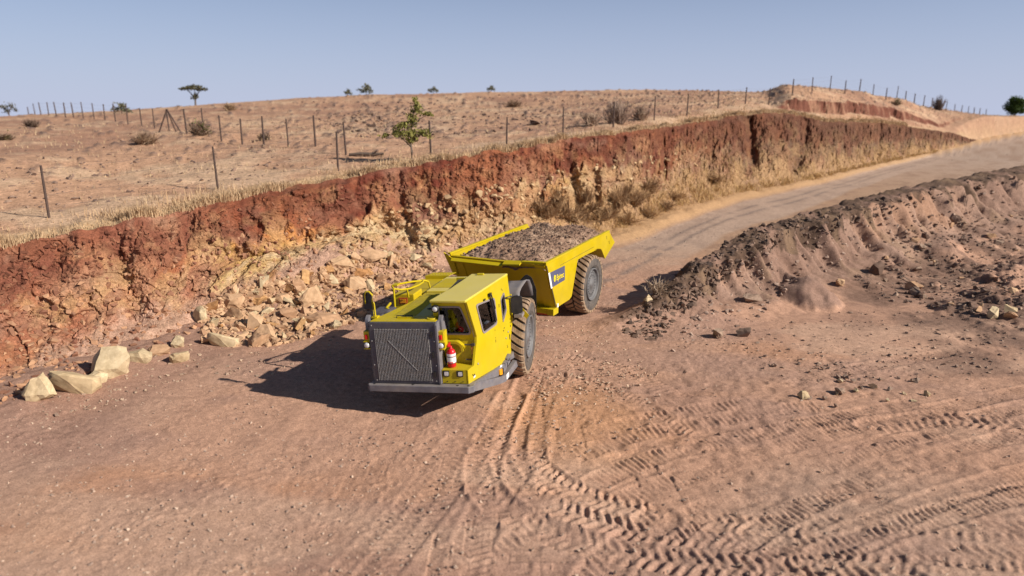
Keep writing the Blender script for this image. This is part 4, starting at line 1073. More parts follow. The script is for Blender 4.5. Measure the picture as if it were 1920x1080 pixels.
# cab interior
b = MB(); b.box(0.60, 1.00, -1.95, -1.45, 1.15, 1.33); b.rbox((0.80, -1.40, 1.62), (.42, .12, .60), Matrix.Rotation(R(8), 3, 'X')); part(b, 'driver_seat', M['dark'], parent=cab, bevel=.04)
b = MB(); ring = [(0.80 + .16 * math.cos(a), -2.20 + .17 * math.sin(a) * .45, 1.60 + .17 * math.sin(a) * .9) for a in np.linspace(0, 2 * math.pi, 25)]; b.tube(ring, .014, 6); b.tube([(0.80, -2.20, 1.60), (0.80, -2.34, 1.35)], .03, 8); b.tube([ring[0], ring[12]], .010, 6); part(b, 'steering_wheel', BK, parent=cab)
b = MB(); b.rbox((0.55, -2.30, 1.42), (.60, .16, .25), Matrix.Rotation(R(-20), 3, 'X')); part(b, 'dashboard', M['dark'], parent=cab)
b = MB(); b.plate([(-2.10, 1.50), (-1.80, 1.44), (-1.80, 1.72), (-2.02, 1.66)], [], lambda y, z: (sx(y, -.16), y, z), (-.03, 0, 0)); part(b, 'arm_rest', M['vinyl'], parent=cab)

# near mirror, mudguard and rubber flap
b = MB(); b.tube([(sx(-1.15, .01), -1.10, 1.97), (sx(-1.15, .08), -1.06, 1.99), (1.40, -0.93, 1.985), (1.46, -0.80, 1.96)], .014, 8); part(b, 'mirror_arm', BK)
b = MB(); b.plate(rounded([(1.32, 1.56), (1.56, 1.56), (1.56, 1.95), (1.32, 1.95)], .06), [], lambda x, z: (x, -0.84 + (x - 1.44) * .25, z), (0, .05, 0)); b.rbox((1.46, -0.70, 1.50), (.18, .30, .07), None, 1)
part(b, 'mirror', [BK, M['trim']], bevel=.02)
b = MB(); b.plate(rounded([(1.50, 1.66), (1.68, 1.44), (1.50, 1.22), (1.42, 1.44)], .02), [], lambda x, z: (x - 0.02, -0.58, z), (0, .015, 0)); part(b, 'warning_plate', Y_)
prof = [(-0.60, 1.45), (-0.62, 1.80), (-0.52, 1.95), (-0.3, 2.0), (0.35, 2.02), (0.75, 1.92), (1.02, 1.70), (1.12, 1.45)]
b = MB(); vs = []
for j, x in enumerate((0.96, 1.15, 1.36, 1.46)):
    lift = (0, 0, 0.005, 0.03)[j]
    vs += [(x, y, z + lift) for y, z in prof] 
n = len(prof); fs = [(j * n + i, j * n + i + 1, (j + 1) * n + i + 1, (j + 1) * n + i) for j in range(3) for i in range(n - 1)]
b.add(vs, fs, 0, True)
mg = part(b, 'mudguard', G_); so = mg.modifiers.new('sheet', 'SOLIDIFY'); so.thickness = .02
b = MB(); b.tube([(0.96, -0.60, 1.85), (0.96, -0.45, 1.985), (0.97, 0.35, 2.03)], .022, 6); b.box(0.62, 0.95, -0.78, 0.40, 1.60, 1.99); part(b, 'fuel_tank', Y_, bevel=.012)
b = MB(); b.plate(rounded([(0.98, 0.75), (1.50, 0.75), (1.54, 1.6), (1.44, 1.92), (1.30, 2.0), (0.98, 1.70)], .06), [], lambda x, z: (x, 1.14, z), (0, .02, 0))
part(b, 'mud_flap', BK)
b = MB(); b.box(1.20, 1.30, -0.72, -0.64, 0.55, 1.96); b.plate([(-0.74, .72), (-0.60, .80), (-0.60, 1.08), (-0.74, 1.02)], [], lambda y, z: (1.33, y, z), (.03, 0, 0)); part(b, 'door_post', Y_, bevel=.008)

# wheels
RT, WT = 0.905, 0.66
def make_wheel(name, loc, frame, outer):
    root = bpy.data.objects.new(name, None); col.objects.link(root); root.parent = truck
    rot = Matrix.Identity(4) if outer > 0 else Matrix.Rotation(math.pi, 4, 'Z')
    root.matrix_local = frame @ Matrix.Translation(loc) @ rot
    return root
def tyre_mesh():
    b = MB(); h = WT / 2
    prof = [(-h * .78, .50), (-h * .95, .56), (-h, .66), (-h * .98, .78), (-h * .93, .855), (-h * .6, .868), (0, .872), (h * .6, .868), (h * .93, .855), (h * .98, .78), (h, .66), (h * .95, .56), (h * .78, .50), (h * .3, .49)]
    b.lathe(prof, 'x', 72, caps=False)
    for i in range(len(b.f)):
        cx = sum(b.v[k][0] for k in b.f[i]) / len(b.f[i]); r = max(math.hypot(b.v[k][1], b.v[k][2]) for k in b.f[i])
        b.m[i] = 1 if (abs(cx) < h * .9 and r > .84) else 0
    for rr_ in (.60, .74):                                    # moulded rings on the sidewall
        b.lathe([(h * .985, rr_ - .006), (h * 1.012, rr_), (h * .985, rr_ + .006)], 'x', 48, 0, caps=False)
    N = 30
    for sgn in (1, -1):
        for i in range(N):
            a0 = 2 * math.pi * (i + (0.5 if sgn < 0 else 0)) / N; secs = []
            for t in np.linspace(0, 1, 7):                     # shoulder to crown, swept back
                x = sgn * (h * 1.0 - t * (h * 0.93)); a = a0 + (2 * math.pi / N) * (0.95 * t ** 1.15); wd = (2 * math.pi / N) * (0.33 - 0.03 * t)
                ro = RT - 0.030 * max(0, (abs(x) / h - .72) / .28) ** 2; ri = 0.84 if t > 0 else 0.80
                secs.append([(x, ro * math.sin(a - wd), ro * math.cos(a - wd)), (x, ro * math.sin(a + wd), ro * math.cos(a + wd)), (x, ri * math.sin(a + wd * 1.15), ri * math.cos(a + wd * 1.15)), (x, ri * math.sin(a - wd * 1.15), ri * math.cos(a - wd * 1.15))])
            vs = [p for s_ in secs for p in s_]; fs = [(0, 1, 2, 3), (27, 26, 25, 24)]
            for k in range(6):
                for q in range(4): fs.append((k * 4 + q, k * 4 + (q + 1) % 4, (k + 1) * 4 + (q + 1) % 4, (k + 1) * 4 + q))
            b.add(vs, fs, 2)
    return b
def rim_mesh():
    b = MB(); h = WT / 2
    b.lathe([(h * .80, .50), (h * .99, .505), (h * 1.02, .485), (h * .97, .465), (h * .92, .455), (h * .80, .44), (h * .76, .40), (h * .76, .345), (h * .78, .335), (h * .80, .315), (h * .82, .27), (h * .82, .12), (h * .90, .11), (h * .90, 0)], 'x', 48, caps=False)
    b.lathe([(h * .885, .465), (h * .93, .472), (h * .885, .46)], 'x', 40, 1, caps=False)
    for k in range(20):
        a = 2 * math.pi * k / 20; b.lathe([(h * .80, .017), (h * .90, .017), (h * .90, 0)], 'x', 6, 0, (0, .293 * math.cos(a), .293 * math.sin(a)))
    for k in range(24):
        a = 2 * math.pi * k / 24; b.lathe([(h * .76, .013), (h * .83, .013), (h * .83, 0)], 'x', 6, 0, (0, .372 * math.cos(a), .372 * math.sin(a)))
    b.lathe([(-h * .8, .49), (-h * .8, .1), (-h * .6, 0)], 'x', 24, 0, caps=False)
    return b
w1 = make_wheel('wheel', (1.17, 0.0, RT - 0.05), FR0, 1)
tyre0 = tyre_mesh().build('tyre', [M['rubber'], M['groove'], M['tread']], w1); rim0 = rim_mesh().build('rim', [M['rim'], BK], w1)
for loc, fr, s_ in (((-1.17, 0.0, RT - 0.05), FR0, -1), ((1.19, 0.52, RT - 0.05), FR2, 1), ((-1.19, 0.52, RT - 0.05), FR2, -1)):
    w = make_wheel('wheel', loc, fr, s_)
    for c0 in (tyre0, rim0):
        c1 = c0.copy(); col.objects.link(c1); c1.parent = w; c1.rotation_euler = (random.uniform(0, 6), 0, 0)

# rear frame and tipping body
b = MB(); b.box(-0.42, 0.42, -2.35, 1.9, 0.62, 1.02); b.tube([(-1.05, 0.52, 0.88), (1.05, 0.52, 0.88)], .24, 14); b.box(-0.3, 0.3, -3.2, -2.3, .65, .95); b.tube([(0.7, -2.1, 0.75), (0.62, -0.5, 1.3)], .09, 10); b.tube([(-0.7, -2.1, 0.75), (-0.62, -0.5, 1.3)], .09, 10)
part(b, 'rear_chassis', M['dark'], FR2)
BY_ = M['yellow_shell']
b = MB()
sd_o = [(-2.94, 2.16), (1.98, 2.28), (2.60, 1.82), (1.68, 1.44)] + rounded([(1.68, 1.44), (1.30, 1.82), (0.9, 1.90), (-0.70, 1.85), (-1.10, 0.86), (-1.30, 0.79)], [0, .12, .2, .06, .06, .05])[1:] + [(-2.21, 0.79)]
for X, th in ((1.47, -.045), (-1.47, .045)): b.plate(sd_o, [], lambda y, z, X=X: (X, y, z), (th, 0, 0))
def fw(x, z): return (x, -2.94 + (2.16 - z) * .533, z)          # raked front wall
b.plate([(-1.42, 0.80), (1.42, 0.80), (1.42, 2.10), (-1.42, 2.10)], [], lambda x, z: fw(x, z), (0, .05, .02))
b.plate([(-1.425, .78), (-1.1, .78), (-1.1, 2.0), (-1.425, 2.0)], [], lambda x, z: (x, fw(x, z)[1] - .03, z), (0, .032, .01)); b.plate([(1.13, .78), (1.425, .78), (1.425, 2.1), (1.13, 2.1)], [], lambda x, z: (x, fw(x, z)[1] - .03, z), (0, .032, .01))
fl = [(-2.2, .80), (-1.2, .84), (2.52, 1.74), (2.50, 1.80), (-1.2, .90), (-2.2, .86)]
b.loft([(-1.0, y, z) for y, z in fl], [(1.0, y, z) for y, z in fl])
for s_ in (1, -1):
    b.box(*sorted((s_ * .92, s_ * 1.42)), -0.74, 1.32, 1.84, 1.88); b.plate([(-1.14, .84), (-0.72, 1.86), (1.35, 1.86), (2.50, 1.74), (-1.1, .84)][:4], [], lambda y, z, s_=s_: (s_ * .95, y, z), (s_ * .03, 0, 0))
    b.plate([(-1.12, .86), (-0.73, 1.84), (-0.70, 1.84), (-1.09, .86)], [], lambda y, z, s_=s_: (s_ * .95, y, z), (s_ * .47, 0, 0))
    b.plate([(1.33, 1.83), (1.66, 1.47), (1.69, 1.50), (1.36, 1.86)], [], lambda y, z, s_=s_: (s_ * .95, y, z), (s_ * .47, 0, 0))
body = part(b, 'tipping_body', BY_, FR2, bevel=.010)
b = MB()                                                       # rolled rims and the spill lip along the front
for s_ in (1, -1): b.plate([(-2.97, 2.145), (1.99, 2.268), (1.98, 2.315), (-2.98, 2.195)], [], lambda y, z, s_=s_: (s_ * 1.405 if s_ > 0 else -1.495, y, z), (.09, 0, 0))
b.loft([(-1.40, -2.93, 2.06), (0.26, -2.93, 2.06), (0.26, -2.90, 2.02), (-1.40, -2.90, 2.02)], [(-1.36, -3.06, 1.995), (0.22, -3.06, 2.0), (0.22, -3.03, 1.955), (-1.36, -3.03, 1.955)])
b.loft([(0.26, -3.08, 2.02), (0.78, -3.08, 2.06), (0.78, -2.90, 2.13), (0.26, -2.90, 2.10)], [(0.26, -3.08, 2.06), (0.78, -3.08, 2.10), (0.78, -2.90, 2.17), (0.26, -2.90, 2.14)])
b.loft([(0.78, -2.97, 2.10), (1.40, -2.97, 2.13), (1.40, -2.90, 2.15), (0.78, -2.90, 2.12)], [(0.78, -2.97, 2.16), (1.40, -2.97, 2.19), (1.40, -2.90, 2.21), (0.78, -2.90, 2.18)])
b.plate([(-1.62, 2.20), (-1.36, 2.02), (-1.36, 1.50), (-1.50, 1.50)], [], lambda x, z: (x, -2.99 + (2.16 - z) * .45, z), (0, .05, 0))
part(b, 'body_rim', Y_, FR2, body, .008)
b = MB(); b.box(-1.45, 1.46, -2.40, -2.16, 0.64, 0.79); b.box(1.30, 1.49, -2.44, -2.10, .62, .80); part(b, 'body_base', Y_, FR2, bevel=.012)
b = MB(); b.box(-1.2, 1.3, -2.385, -2.17, 0.595, 0.637); part(b, 'base_underside', M['rust'], FR2)
for sm_ in ([(-2.92, 2.10), (-2.885, 2.10), (-2.21, .83), (-2.245, .83)], [(1.72, 2.16), (1.735, 2.16), (1.80, 2.05), (1.785, 2.05)], [(1.98, 1.97), (1.995, 1.97), (2.06, 1.86), (2.045, 1.86)], [(-2.0, 1.93), (0.6, 2.0), (0.6, 2.008), (-2.0, 1.938)]):
    b = MB(); b.plate(sm_, [], lambda y, z: (1.473, y, z), (.004, 0, 0)); part(b, 'seam', M['dark'], FR2, body)
b = MB(); b.box(1.36, 1.50, -2.20, -2.12, .80, .90); part(b, 'tie_down', M['white'], FR2)

# maker's board on the body side
dec = MB(); dec.plate([(-2.69, 1.87), (-1.69, 1.87), (-1.67, 1.46), (-2.50, 1.44)], [], lambda y, z: (1.478, y, z), (.006, 0, 0))
board = part(dec, 'name_board', M['navy'], FR2, body)
b = MB(); b.plate([(-2.80, 1.88), (-2.70, 1.88), (-2.515, 1.42), (-2.61, 1.42)], [], lambda y, z: (1.478, y, z), (.005, 0, 0)); part(b, 'reflector_strip', M['white'], FR2, body)
tc = bpy.data.curves.new('lettering', 'FONT'); tc.body = 'Epiroc'; tc.size = 0.27; tc.extrude = .003; tc.offset = .004
to = bpy.data.objects.new('lettering', tc); col.objects.link(to)
dg = bpy.context.evaluated_depsgraph_get(); tme = bpy.data.meshes.new_from_object(to.evaluated_get(dg)); bpy.data.objects.remove(to)
tme.name = 'lettering'; tme.materials.clear(); tme.materials.append(M['letter'])
for v in tme.vertices: v.co = Vector((1.489 + v.co.z * .5, -2.27 + v.co.x * .72 + v.co.y * 0.03, 1.575 + v.co.y * .80))
to = bpy.data.objects.new('lettering', tme); col.objects.link(to); to.parent = board
b = MB(); hexo = [(-2.385 + .075 * math.cos(a), 1.655 + .105 * math.sin(a)) for a in np.linspace(math.pi / 6, 2 * math.pi + math.pi / 6, 6, endpoint=False)]
hexo = rounded(hexo, .03); slot = [(-2.40, 1.60), (-2.365, 1.60), (-2.365, 1.645), (-2.345, 1.665), (-2.345, 1.70), (-2.37, 1.70), (-2.37, 1.672), (-2.40, 1.645)]
b.plate(hexo, [slot[::-1]], lambda y, z: (1.486, y, z), (.005, 0, 0)); em = part(b, 'emblem', M['letter'], FR2, board)

# fire extinguisher standing on the front step of the cab
exr = bpy.data.objects.new('fire_extinguisher', None); col.objects.link(exr); tag(exr, 'red fire extinguisher with white label, standing on the yellow front step below the windscreen', 'fire extinguisher')
exr.matrix_world = Wroot @ FR1 @ Matrix.Translation((0.462, -2.72, 1.004)) @ Matrix.Diagonal((1.12, 1.12, 1.0, 1))
b = MB(); b.lathe([(0, 0.062), (.015, .076), (.30, .078), (.345, .066), (.375, .036), (.385, .022), (.40, .022)], 'z', 24); b.build('cylinder', M['red'], exr)
b = MB()
for z0, z1 in ((.10, .215), (.235, .285)): b.lathe([(z0, .0795), (z1, .0798)], 'z', 24, 0)
for z0, z1 in ((.218, .230), (.085, .095)): b.lathe([(z0, .0800), (z1, .0802)], 'z', 24, 1)
for k in range(5): 
    a = -2.2 + k * .28; b.rbox((.080 * math.cos(a), .080 * math.sin(a), .115), (.006, .014, .022), Matrix.Rotation(a, 3, 'Z'), 2)
b.build('label', [M['white'], BK, M['red']], exr)
b = MB(); b.lathe([(.395, .026), (.43, .026), (.43, 0)], 'z', 12); b.rbox((-.02, -.03, .445), (.03, .11, .018)); b.rbox((-.02, -.02, .475), (.026, .13, .014), Matrix.Rotation(R(12), 3, 'X')); b.build('valve', M['red'], exr)
b = MB(); b.tube([(-.02, 0, .43), (-.09, -.01, .43), (-.125, -.01, .33), (-.115, -.02, .12), (-.07, -.045, .03)], .011, 7); b.build('hose', BK, exr)

# crushed rock heaped in the body
def hull_rock(seed, n=14, flat=0.75):
    rng = np.random.default_rng(seed); p = rng.normal(size=(n, 3)); p /= np.linalg.norm(p, axis=1)[:, None]; p *= rng.uniform(.75, 1.1, (n, 1)); p *= np.array([1, rng.uniform(.65, .95), rng.uniform(flat * .7, flat)])
    bm = bmesh.new()
    for q in p: bm.verts.new(q)
    r = bmesh.ops.convex_hull(bm, input=bm.verts)
    bmesh.ops.delete(bm, geom=[g for g in r['geom_interior'] if isinstance(g, bmesh.types.BMVert)], context='VERTS')
    bmesh.ops.dissolve_limit(bm, angle_limit=R(14), verts=bm.verts, edges=bm.edges)
    bmesh.ops.triangulate(bm, faces=bm.faces)
    bm.verts.index_update()
    V_ = np.array([v.co[:] for v in bm.verts]); F_ = np.array([[v.index for v in f.verts] for f in bm.faces]); bm.free()
    return V_, F_
HULLS = [hull_rock(s, 10 + s % 6) for s in range(14)]
def rot_rand(rng, n):
    q = rng.normal(size=(n, 4)); q /= np.linalg.norm(q, axis=1)[:, None]; w, x, y, z = q.T
    return np.stack([np.stack([1 - 2 * (y*y + z*z), 2 * (x*y - z*w), 2 * (x*z + y*w)], -1), np.stack([2 * (x*y + z*w), 1 - 2 * (x*x + z*z), 2 * (y*z - x*w)], -1), np.stack([2 * (x*z - y*w), 2 * (y*z + x*w), 1 - 2 * (x*x + y*y)], -1)], 1)
def scatter_mesh(pos, size, cols, rng, hulls=HULLS):
    """one mesh of many small stones; pos (n,3), size (n,), cols (n,3)"""
    Vs, Fs, Cs = [], [], []; o = 0; which = rng.integers(0, len(hulls), len(pos)); Rm = rot_rand(rng, len(pos))
    for h in range(len(hulls)):
        k = np.nonzero(which == h)[0]
        if not len(k): continue
        V0, F0 = hulls[h]
        P = np.einsum('nij,vj->nvi', Rm[k], V0) * size[k, None, None]; P[:, :, 2] *= .8; P += pos[k, None, :]
        Vs.append(P.reshape(-1, 3)); Fs.append((F0[None] + (o + np.arange(len(k)) * len(V0))[:, None, None]).reshape(-1, 3)); Cs.append(np.repeat(cols[k], len(V0), 0)); o += len(k) * len(V0)
    return np.concatenate(Vs), np.concatenate(Fs), np.concatenate(Cs)
rng = np.random.default_rng(4)
LXn, LYn = 90, 150
lxv, lyv = np.meshgrid(np.linspace(-1.44, 1.44, LXn), np.linspace(-2.90, 2.35, LYn)); 
def load_z(x, y):
    e = np.minimum(np.minimum((1.44 - np.abs(x)) / .75, (y + 2.92) / .9), (2.4 - y) / 1.0); e = np.clip(e, 0, 1)
    base = 2.07 + 0.03 * y + 0.34 * np.sin(e * math.pi / 2) * (1 - 0.25 * np.abs(x / 1.4) ** 2) * (0.75 + .25 * np.cos((y - 0.6) / 2.6))
    return base - 0.35 * sstep(1.6, 2.4, y) + 0.09 * fbm(x / .5, y / .5, 4, 500)
lzv = load_z(lxv, lyv) + 0.05 * fbm(lxv / .12, lyv / .12, 3, 510) - .04 * (worley(lxv / .14, lyv / .14, 511)[0])
lc = np.empty(lxv.shape + (3,)); lc[:] = (0.25, 0.155, 0.108); lc = mixc(lc, (0.37, 0.25, 0.175), sstep(-.1, .4, fbm(lxv / .8, lyv / .8, 4, 520)))
n_ = 4200
px_ = rng.uniform(-1.38, 1.38, n_); py_ = rng.uniform(-2.85, 2.2, n_); sz = 0.012 + 0.030 * rng.random(n_) ** 3 + (rng.random(n_) < .03) * .05
pv = rng.random((n_, 1)); pc = np.array((0.13, 0.08, 0.058)) * (1 - pv) + np.array((0.37, 0.25, 0.175)) * pv
Vr, Fr, Cr = scatter_mesh(np.stack([px_, py_, load_z(px_, py_) + sz * .3], 1), sz, pc, rng)
Vl = np.stack([lxv, lyv, lzv], -1).reshape(-1, 3); Fq = grid_faces(LYn, LXn); Ft = np.concatenate([Fq[:, [0, 1, 2]], Fq[:, [0, 2, 3]]])
W2 = np.array(Wroot @ FR2)
tw = lambda P: P @ W2[:3, :3].T + W2[:3, 3]
load = np_mesh('crushed_rock', tw(np.concatenate([Vl, Vr])), np.concatenate([Ft, Fr + len(Vl)]), M['scatter'], np.concatenate([lc.reshape(-1, 3), Cr]), smooth=False)
tag(load, 'brown crushed rock heaped inside the yellow tipping body', 'rock load', kind='stuff')

# driver ------------------------------------------------------------------------------------------------
per = bpy.data.objects.new('person', None); col.objects.link(per)
tag(per, 'driver in lime safety vest sitting behind the cab side window, hands on the steering wheel', 'person')
per.matrix_world = Wroot @ FR1 @ Matrix.Translation((0.27, 0.0, 0.02))
J = {}; JE = []
def jn(n, p, r, par=None):
    J[n] = (len(J), Vector(p), r)
    if par: JE.append((J[par][0], J[n][0]))
jn('pelvis', (.60, -1.45, 1.44), .125); jn('waist', (.60, -1.44, 1.58), .115, 'pelvis'); jn('chest', (.60, -1.46, 1.76), .135, 'waist'); jn('collar', (.60, -1.48, 1.91), .085, 'chest')
jn('neck', (.60, -1.51, 1.99), .052, 'collar'); jn('jaw', (.60, -1.545, 2.06), .068, 'neck'); jn('skull', (.60, -1.54, 2.14), .088, 'jaw'); jn('crown', (.60, -1.53, 2.20), .070, 'skull')
for s_, nm in ((1, 'r'), (-1, 'l')):
    X = lambda d: .60 + s_ * d
    jn('sh' + nm, (X(.17), -1.47, 1.88), .062, 'collar'); jn('el' + nm, (X(.15), -1.62, 1.62), .046, 'sh' + nm); jn('wr' + nm, (X(.155), -1.88, 1.66), .030, 'el' + nm); jn('pm' + nm, (X(.145), -1.95, 1.67), .032, 'wr' + nm)
    for k, (fx_, ln) in enumerate(((-.030, .060), (-.010, .072), (.010, .068), (.030, .052))):
        jn('k%d%s' % (k, nm), (X(.145) + fx_, -1.995, 1.685), .010, 'pm' + nm); jn('m%d%s' % (k, nm), (X(.145) + fx_, -2.02 - ln * .2, 1.67), .009, 'k%d%s' % (k, nm)); jn('t%d%s' % (k, nm), (X(.145) + fx_, -2.015, 1.67 - ln * .5), .008, 'm%d%s' % (k, nm))
    jn('th' + nm, (X(.145) - s_ * .035, -1.96, 1.655), .012, 'pm' + nm); jn('tt' + nm, (X(.145) - s_ * .05, -2.0, 1.645), .010, 'th' + nm)
    jn('hp' + nm, (X(.10), -1.52, 1.42), .095, 'pelvis'); jn('kn' + nm, (X(.08), -1.90, 1.44), .060, 'hp' + nm); jn('an' + nm, (X(.08), -2.02, 1.20), .045, 'kn' + nm); jn('to' + nm, (X(.08), -2.12, 1.18), .038, 'an' + nm)
bme = bpy.data.meshes.new('body'); bme.from_pydata([v[1] for v in J.values()], JE, [])
bod = bpy.data.objects.new('body', bme); col.objects.link(bod); bod.parent = per; bme.materials.append(M['cloth'])
sk = bod.modifiers.new('skin', 'SKIN'); sk.use_smooth_shade = True
for i, (_, _, r) in enumerate(J.values()): bme.skin_vertices[0].data[i].radius = (r, r * .85)
bme.skin_vertices[0].data[0].use_root = True
sub = bod.modifiers.new('smooth', 'SUBSURF'); sub.levels = 1; sub.render_levels = 2
b = MB(); b.lathe([(1.99, .056), (2.02, .060), (2.05, .074), (2.10, .090), (2.15, .094), (2.19, .088), (2.225, .060), (2.24, .0)], 'z', 20, 0, (.60, -1.545, 0))
b.rbox((.60, -1.645, 2.10), (.022, .035, .045), Matrix.Rotation(R(20), 3, 'X')); b.rbox((.60, -1.632, 2.055), (.045, .015, .010))
for s_ in (1, -1): b.rbox((.60 + s_ * .095, -1.54, 2.11), (.014, .035, .055))
fc = b.build('face', M['skin'], per, bevel=.006)
for s_ in (1, -1):
    b = MB(); b.lathe([(-1.638, 0), (-1.634, .011), (-1.62, .012)], 'y', 10, 0, (.60 + s_ * .033, 0, 2.125)); b.build('eye', M['eye'], fc)
b = MB(); b.lathe([(2.13, .099), (2.18, .096), (2.225, .068), (2.248, 0)], 'z', 20, 0, (.60, -1.525, 0)); b.build('hair', M['hair'], per)
b = MB(); vs = []; zs = (1.50, 1.60, 1.70, 1.80, 1.88, 1.93); ws = (.165, .165, .175, .185, .185, .125); dsx = (.125, .125, .14, .14, .12, .09)
for z, w_, d_ in zip(zs, ws, dsx): vs += [(.60 + w_ * math.cos(a), -1.455 - (z - 1.5) * .05 + d_ * math.sin(a), z) for a in np.linspace(0, 2 * math.pi, 24, endpoint=False)]
b.add(vs, [(i * 24 + k_, i * 24 + (k_ + 1) % 24, (i + 1) * 24 + (k_ + 1) % 24, (i + 1) * 24 + k_) for i in range(5) for k_ in range(24)], 0, True)
vest = b.build('safety_vest', M['vest'], per)
def bandpts(xc): return [(xc, -1.455 - (z - 1.5) * .05 - d_ * math.sqrt(max(.05, 1 - ((xc - .6) / (w_ + .001)) ** 2)) - .006, z) for z, w_, d_ in zip(zs, ws, dsx)]
b = MB()
for xc in (.50, .70):
    P_ = bandpts(xc); Q_ = [(x + .045, y, z) for x, y, z in bandpts(xc)]
    b.add(P_ + Q_, [(i, i + 1, 7 + i, 6 + i) for i in range(5)])
b.add([(.60 + .169 * math.cos(a), -1.462 + .129 * math.sin(a), z) for z in (1.57, 1.62) for a in np.linspace(0, 2 * math.pi, 24, endpoint=False)], [(k_, (k_ + 1) % 24, 24 + (k_ + 1) % 24, 24 + k_) for k_ in range(24)])
b.build('reflective_band', M['band'], vest)

# ------------------------------------------------------------------ fallen rock, boulders and stones
rock_meshes = []
def rounder(seed):
    rng_ = np.random.default_rng(seed); q = rng_.normal(size=(20, 3)); q /= np.linalg.norm(q, axis=1)[:, None]; q *= rng_.uniform(.85, 1.08, (20, 1)); q *= np.array([1, rng_.uniform(.75, .95), rng_.uniform(.7, .85)])
    q[:, 2] = np.clip(q[:, 2], -.5, .62); q[:, 0] = np.clip(q[:, 0], -.85, .9)
    bm = bmesh.new()
    for v in q: bm.verts.new(v)
    r = bmesh.ops.convex_hull(bm, input=bm.verts); bmesh.ops.delete(bm, geom=[g for g in r['geom_interior'] if isinstance(g, bmesh.types.BMVert)], context='VERTS')
    bmesh.ops.triangulate(bm, faces=bm.faces); bm.verts.index_update()
    V_ = np.array([v.co[:] for v in bm.verts]); F_ = np.array([[v.index for v in f.verts] for f in bm.faces]); bm.free()
    return V_, F_
HULLS = HULLS + [rounder(s) for s in (31, 32, 33, 34)]
for h in range(18):
    V0, F0 = HULLS[h]
    bm = bmesh.new(); bv = [bm.verts.new(tuple(v)) for v in V0]
    for f in F0: bm.faces.new([bv[i] for i in f])
    bmesh.ops.subdivide_edges(bm, edges=bm.edges, cuts=3 if h < 14 else 2, use_grid_fill=True)
    bm.normal_update()
    q = np.array([v.co[:] for v in bm.verts]); d1 = fbm(q[:, 0] * 2.1 + q[:, 2] * 1.3 + h * 7, q[:, 1] * 2.1 - q[:, 2] * 1.7, 4, 700 + h, 0.6)
    f1_, f2_, hh_, _, _ = worley(q[:, 0] * 1.9 + q[:, 2] * .8 + h, q[:, 1] * 1.9 + q[:, 2] * 1.1, 720 + h)
    for v, a, b_ in zip(bm.verts, d1, hh_):
        v.co *= 1 + 0.19 * a + 0.10 * (b_ - .5)
    bmesh.ops.recalc_face_normals(bm, faces=bm.faces)
    me = bpy.data.meshes.new('rock'); bm.to_mesh(me); bm.free(); me.update(); rock_meshes.append(me)
_mesh_by = {}
def rock_data(h, mk):
    if (h, mk) not in _mesh_by:
        m_ = rock_meshes[h].copy(); m_.name = 'rock'; m_.materials.append(M[mk]); _mesh_by[(h, mk)] = m_
    return _mesh_by[(h, mk)]
def put_rock(p, size, mk, label, group=None, name='rock', scale=(1, 1, 1), rot=None, h=None, sink=.25):
    h = random.randrange(14) if h is None else h
    o = bpy.data.objects.new(name, rock_data(h, mk)); col.objects.link(o)
    s_ = Vector((scale[0], scale[1], scale[2] * (1.35 if name == 'boulder' else 1.0))) * size
    o.scale = s_
    o.rotation_euler = rot if rot is not None else (random.uniform(-.5, .5), random.uniform(-.5, .5), random.uniform(0, 6.3))
    o.location = (p[0], p[1], p[2] + s_[2] * .6 * (1 - 2 * sink) * 0.8)
    tag(o, label, 'boulder' if name == 'boulder' else 'rock', group)
    return o
random.seed(11)
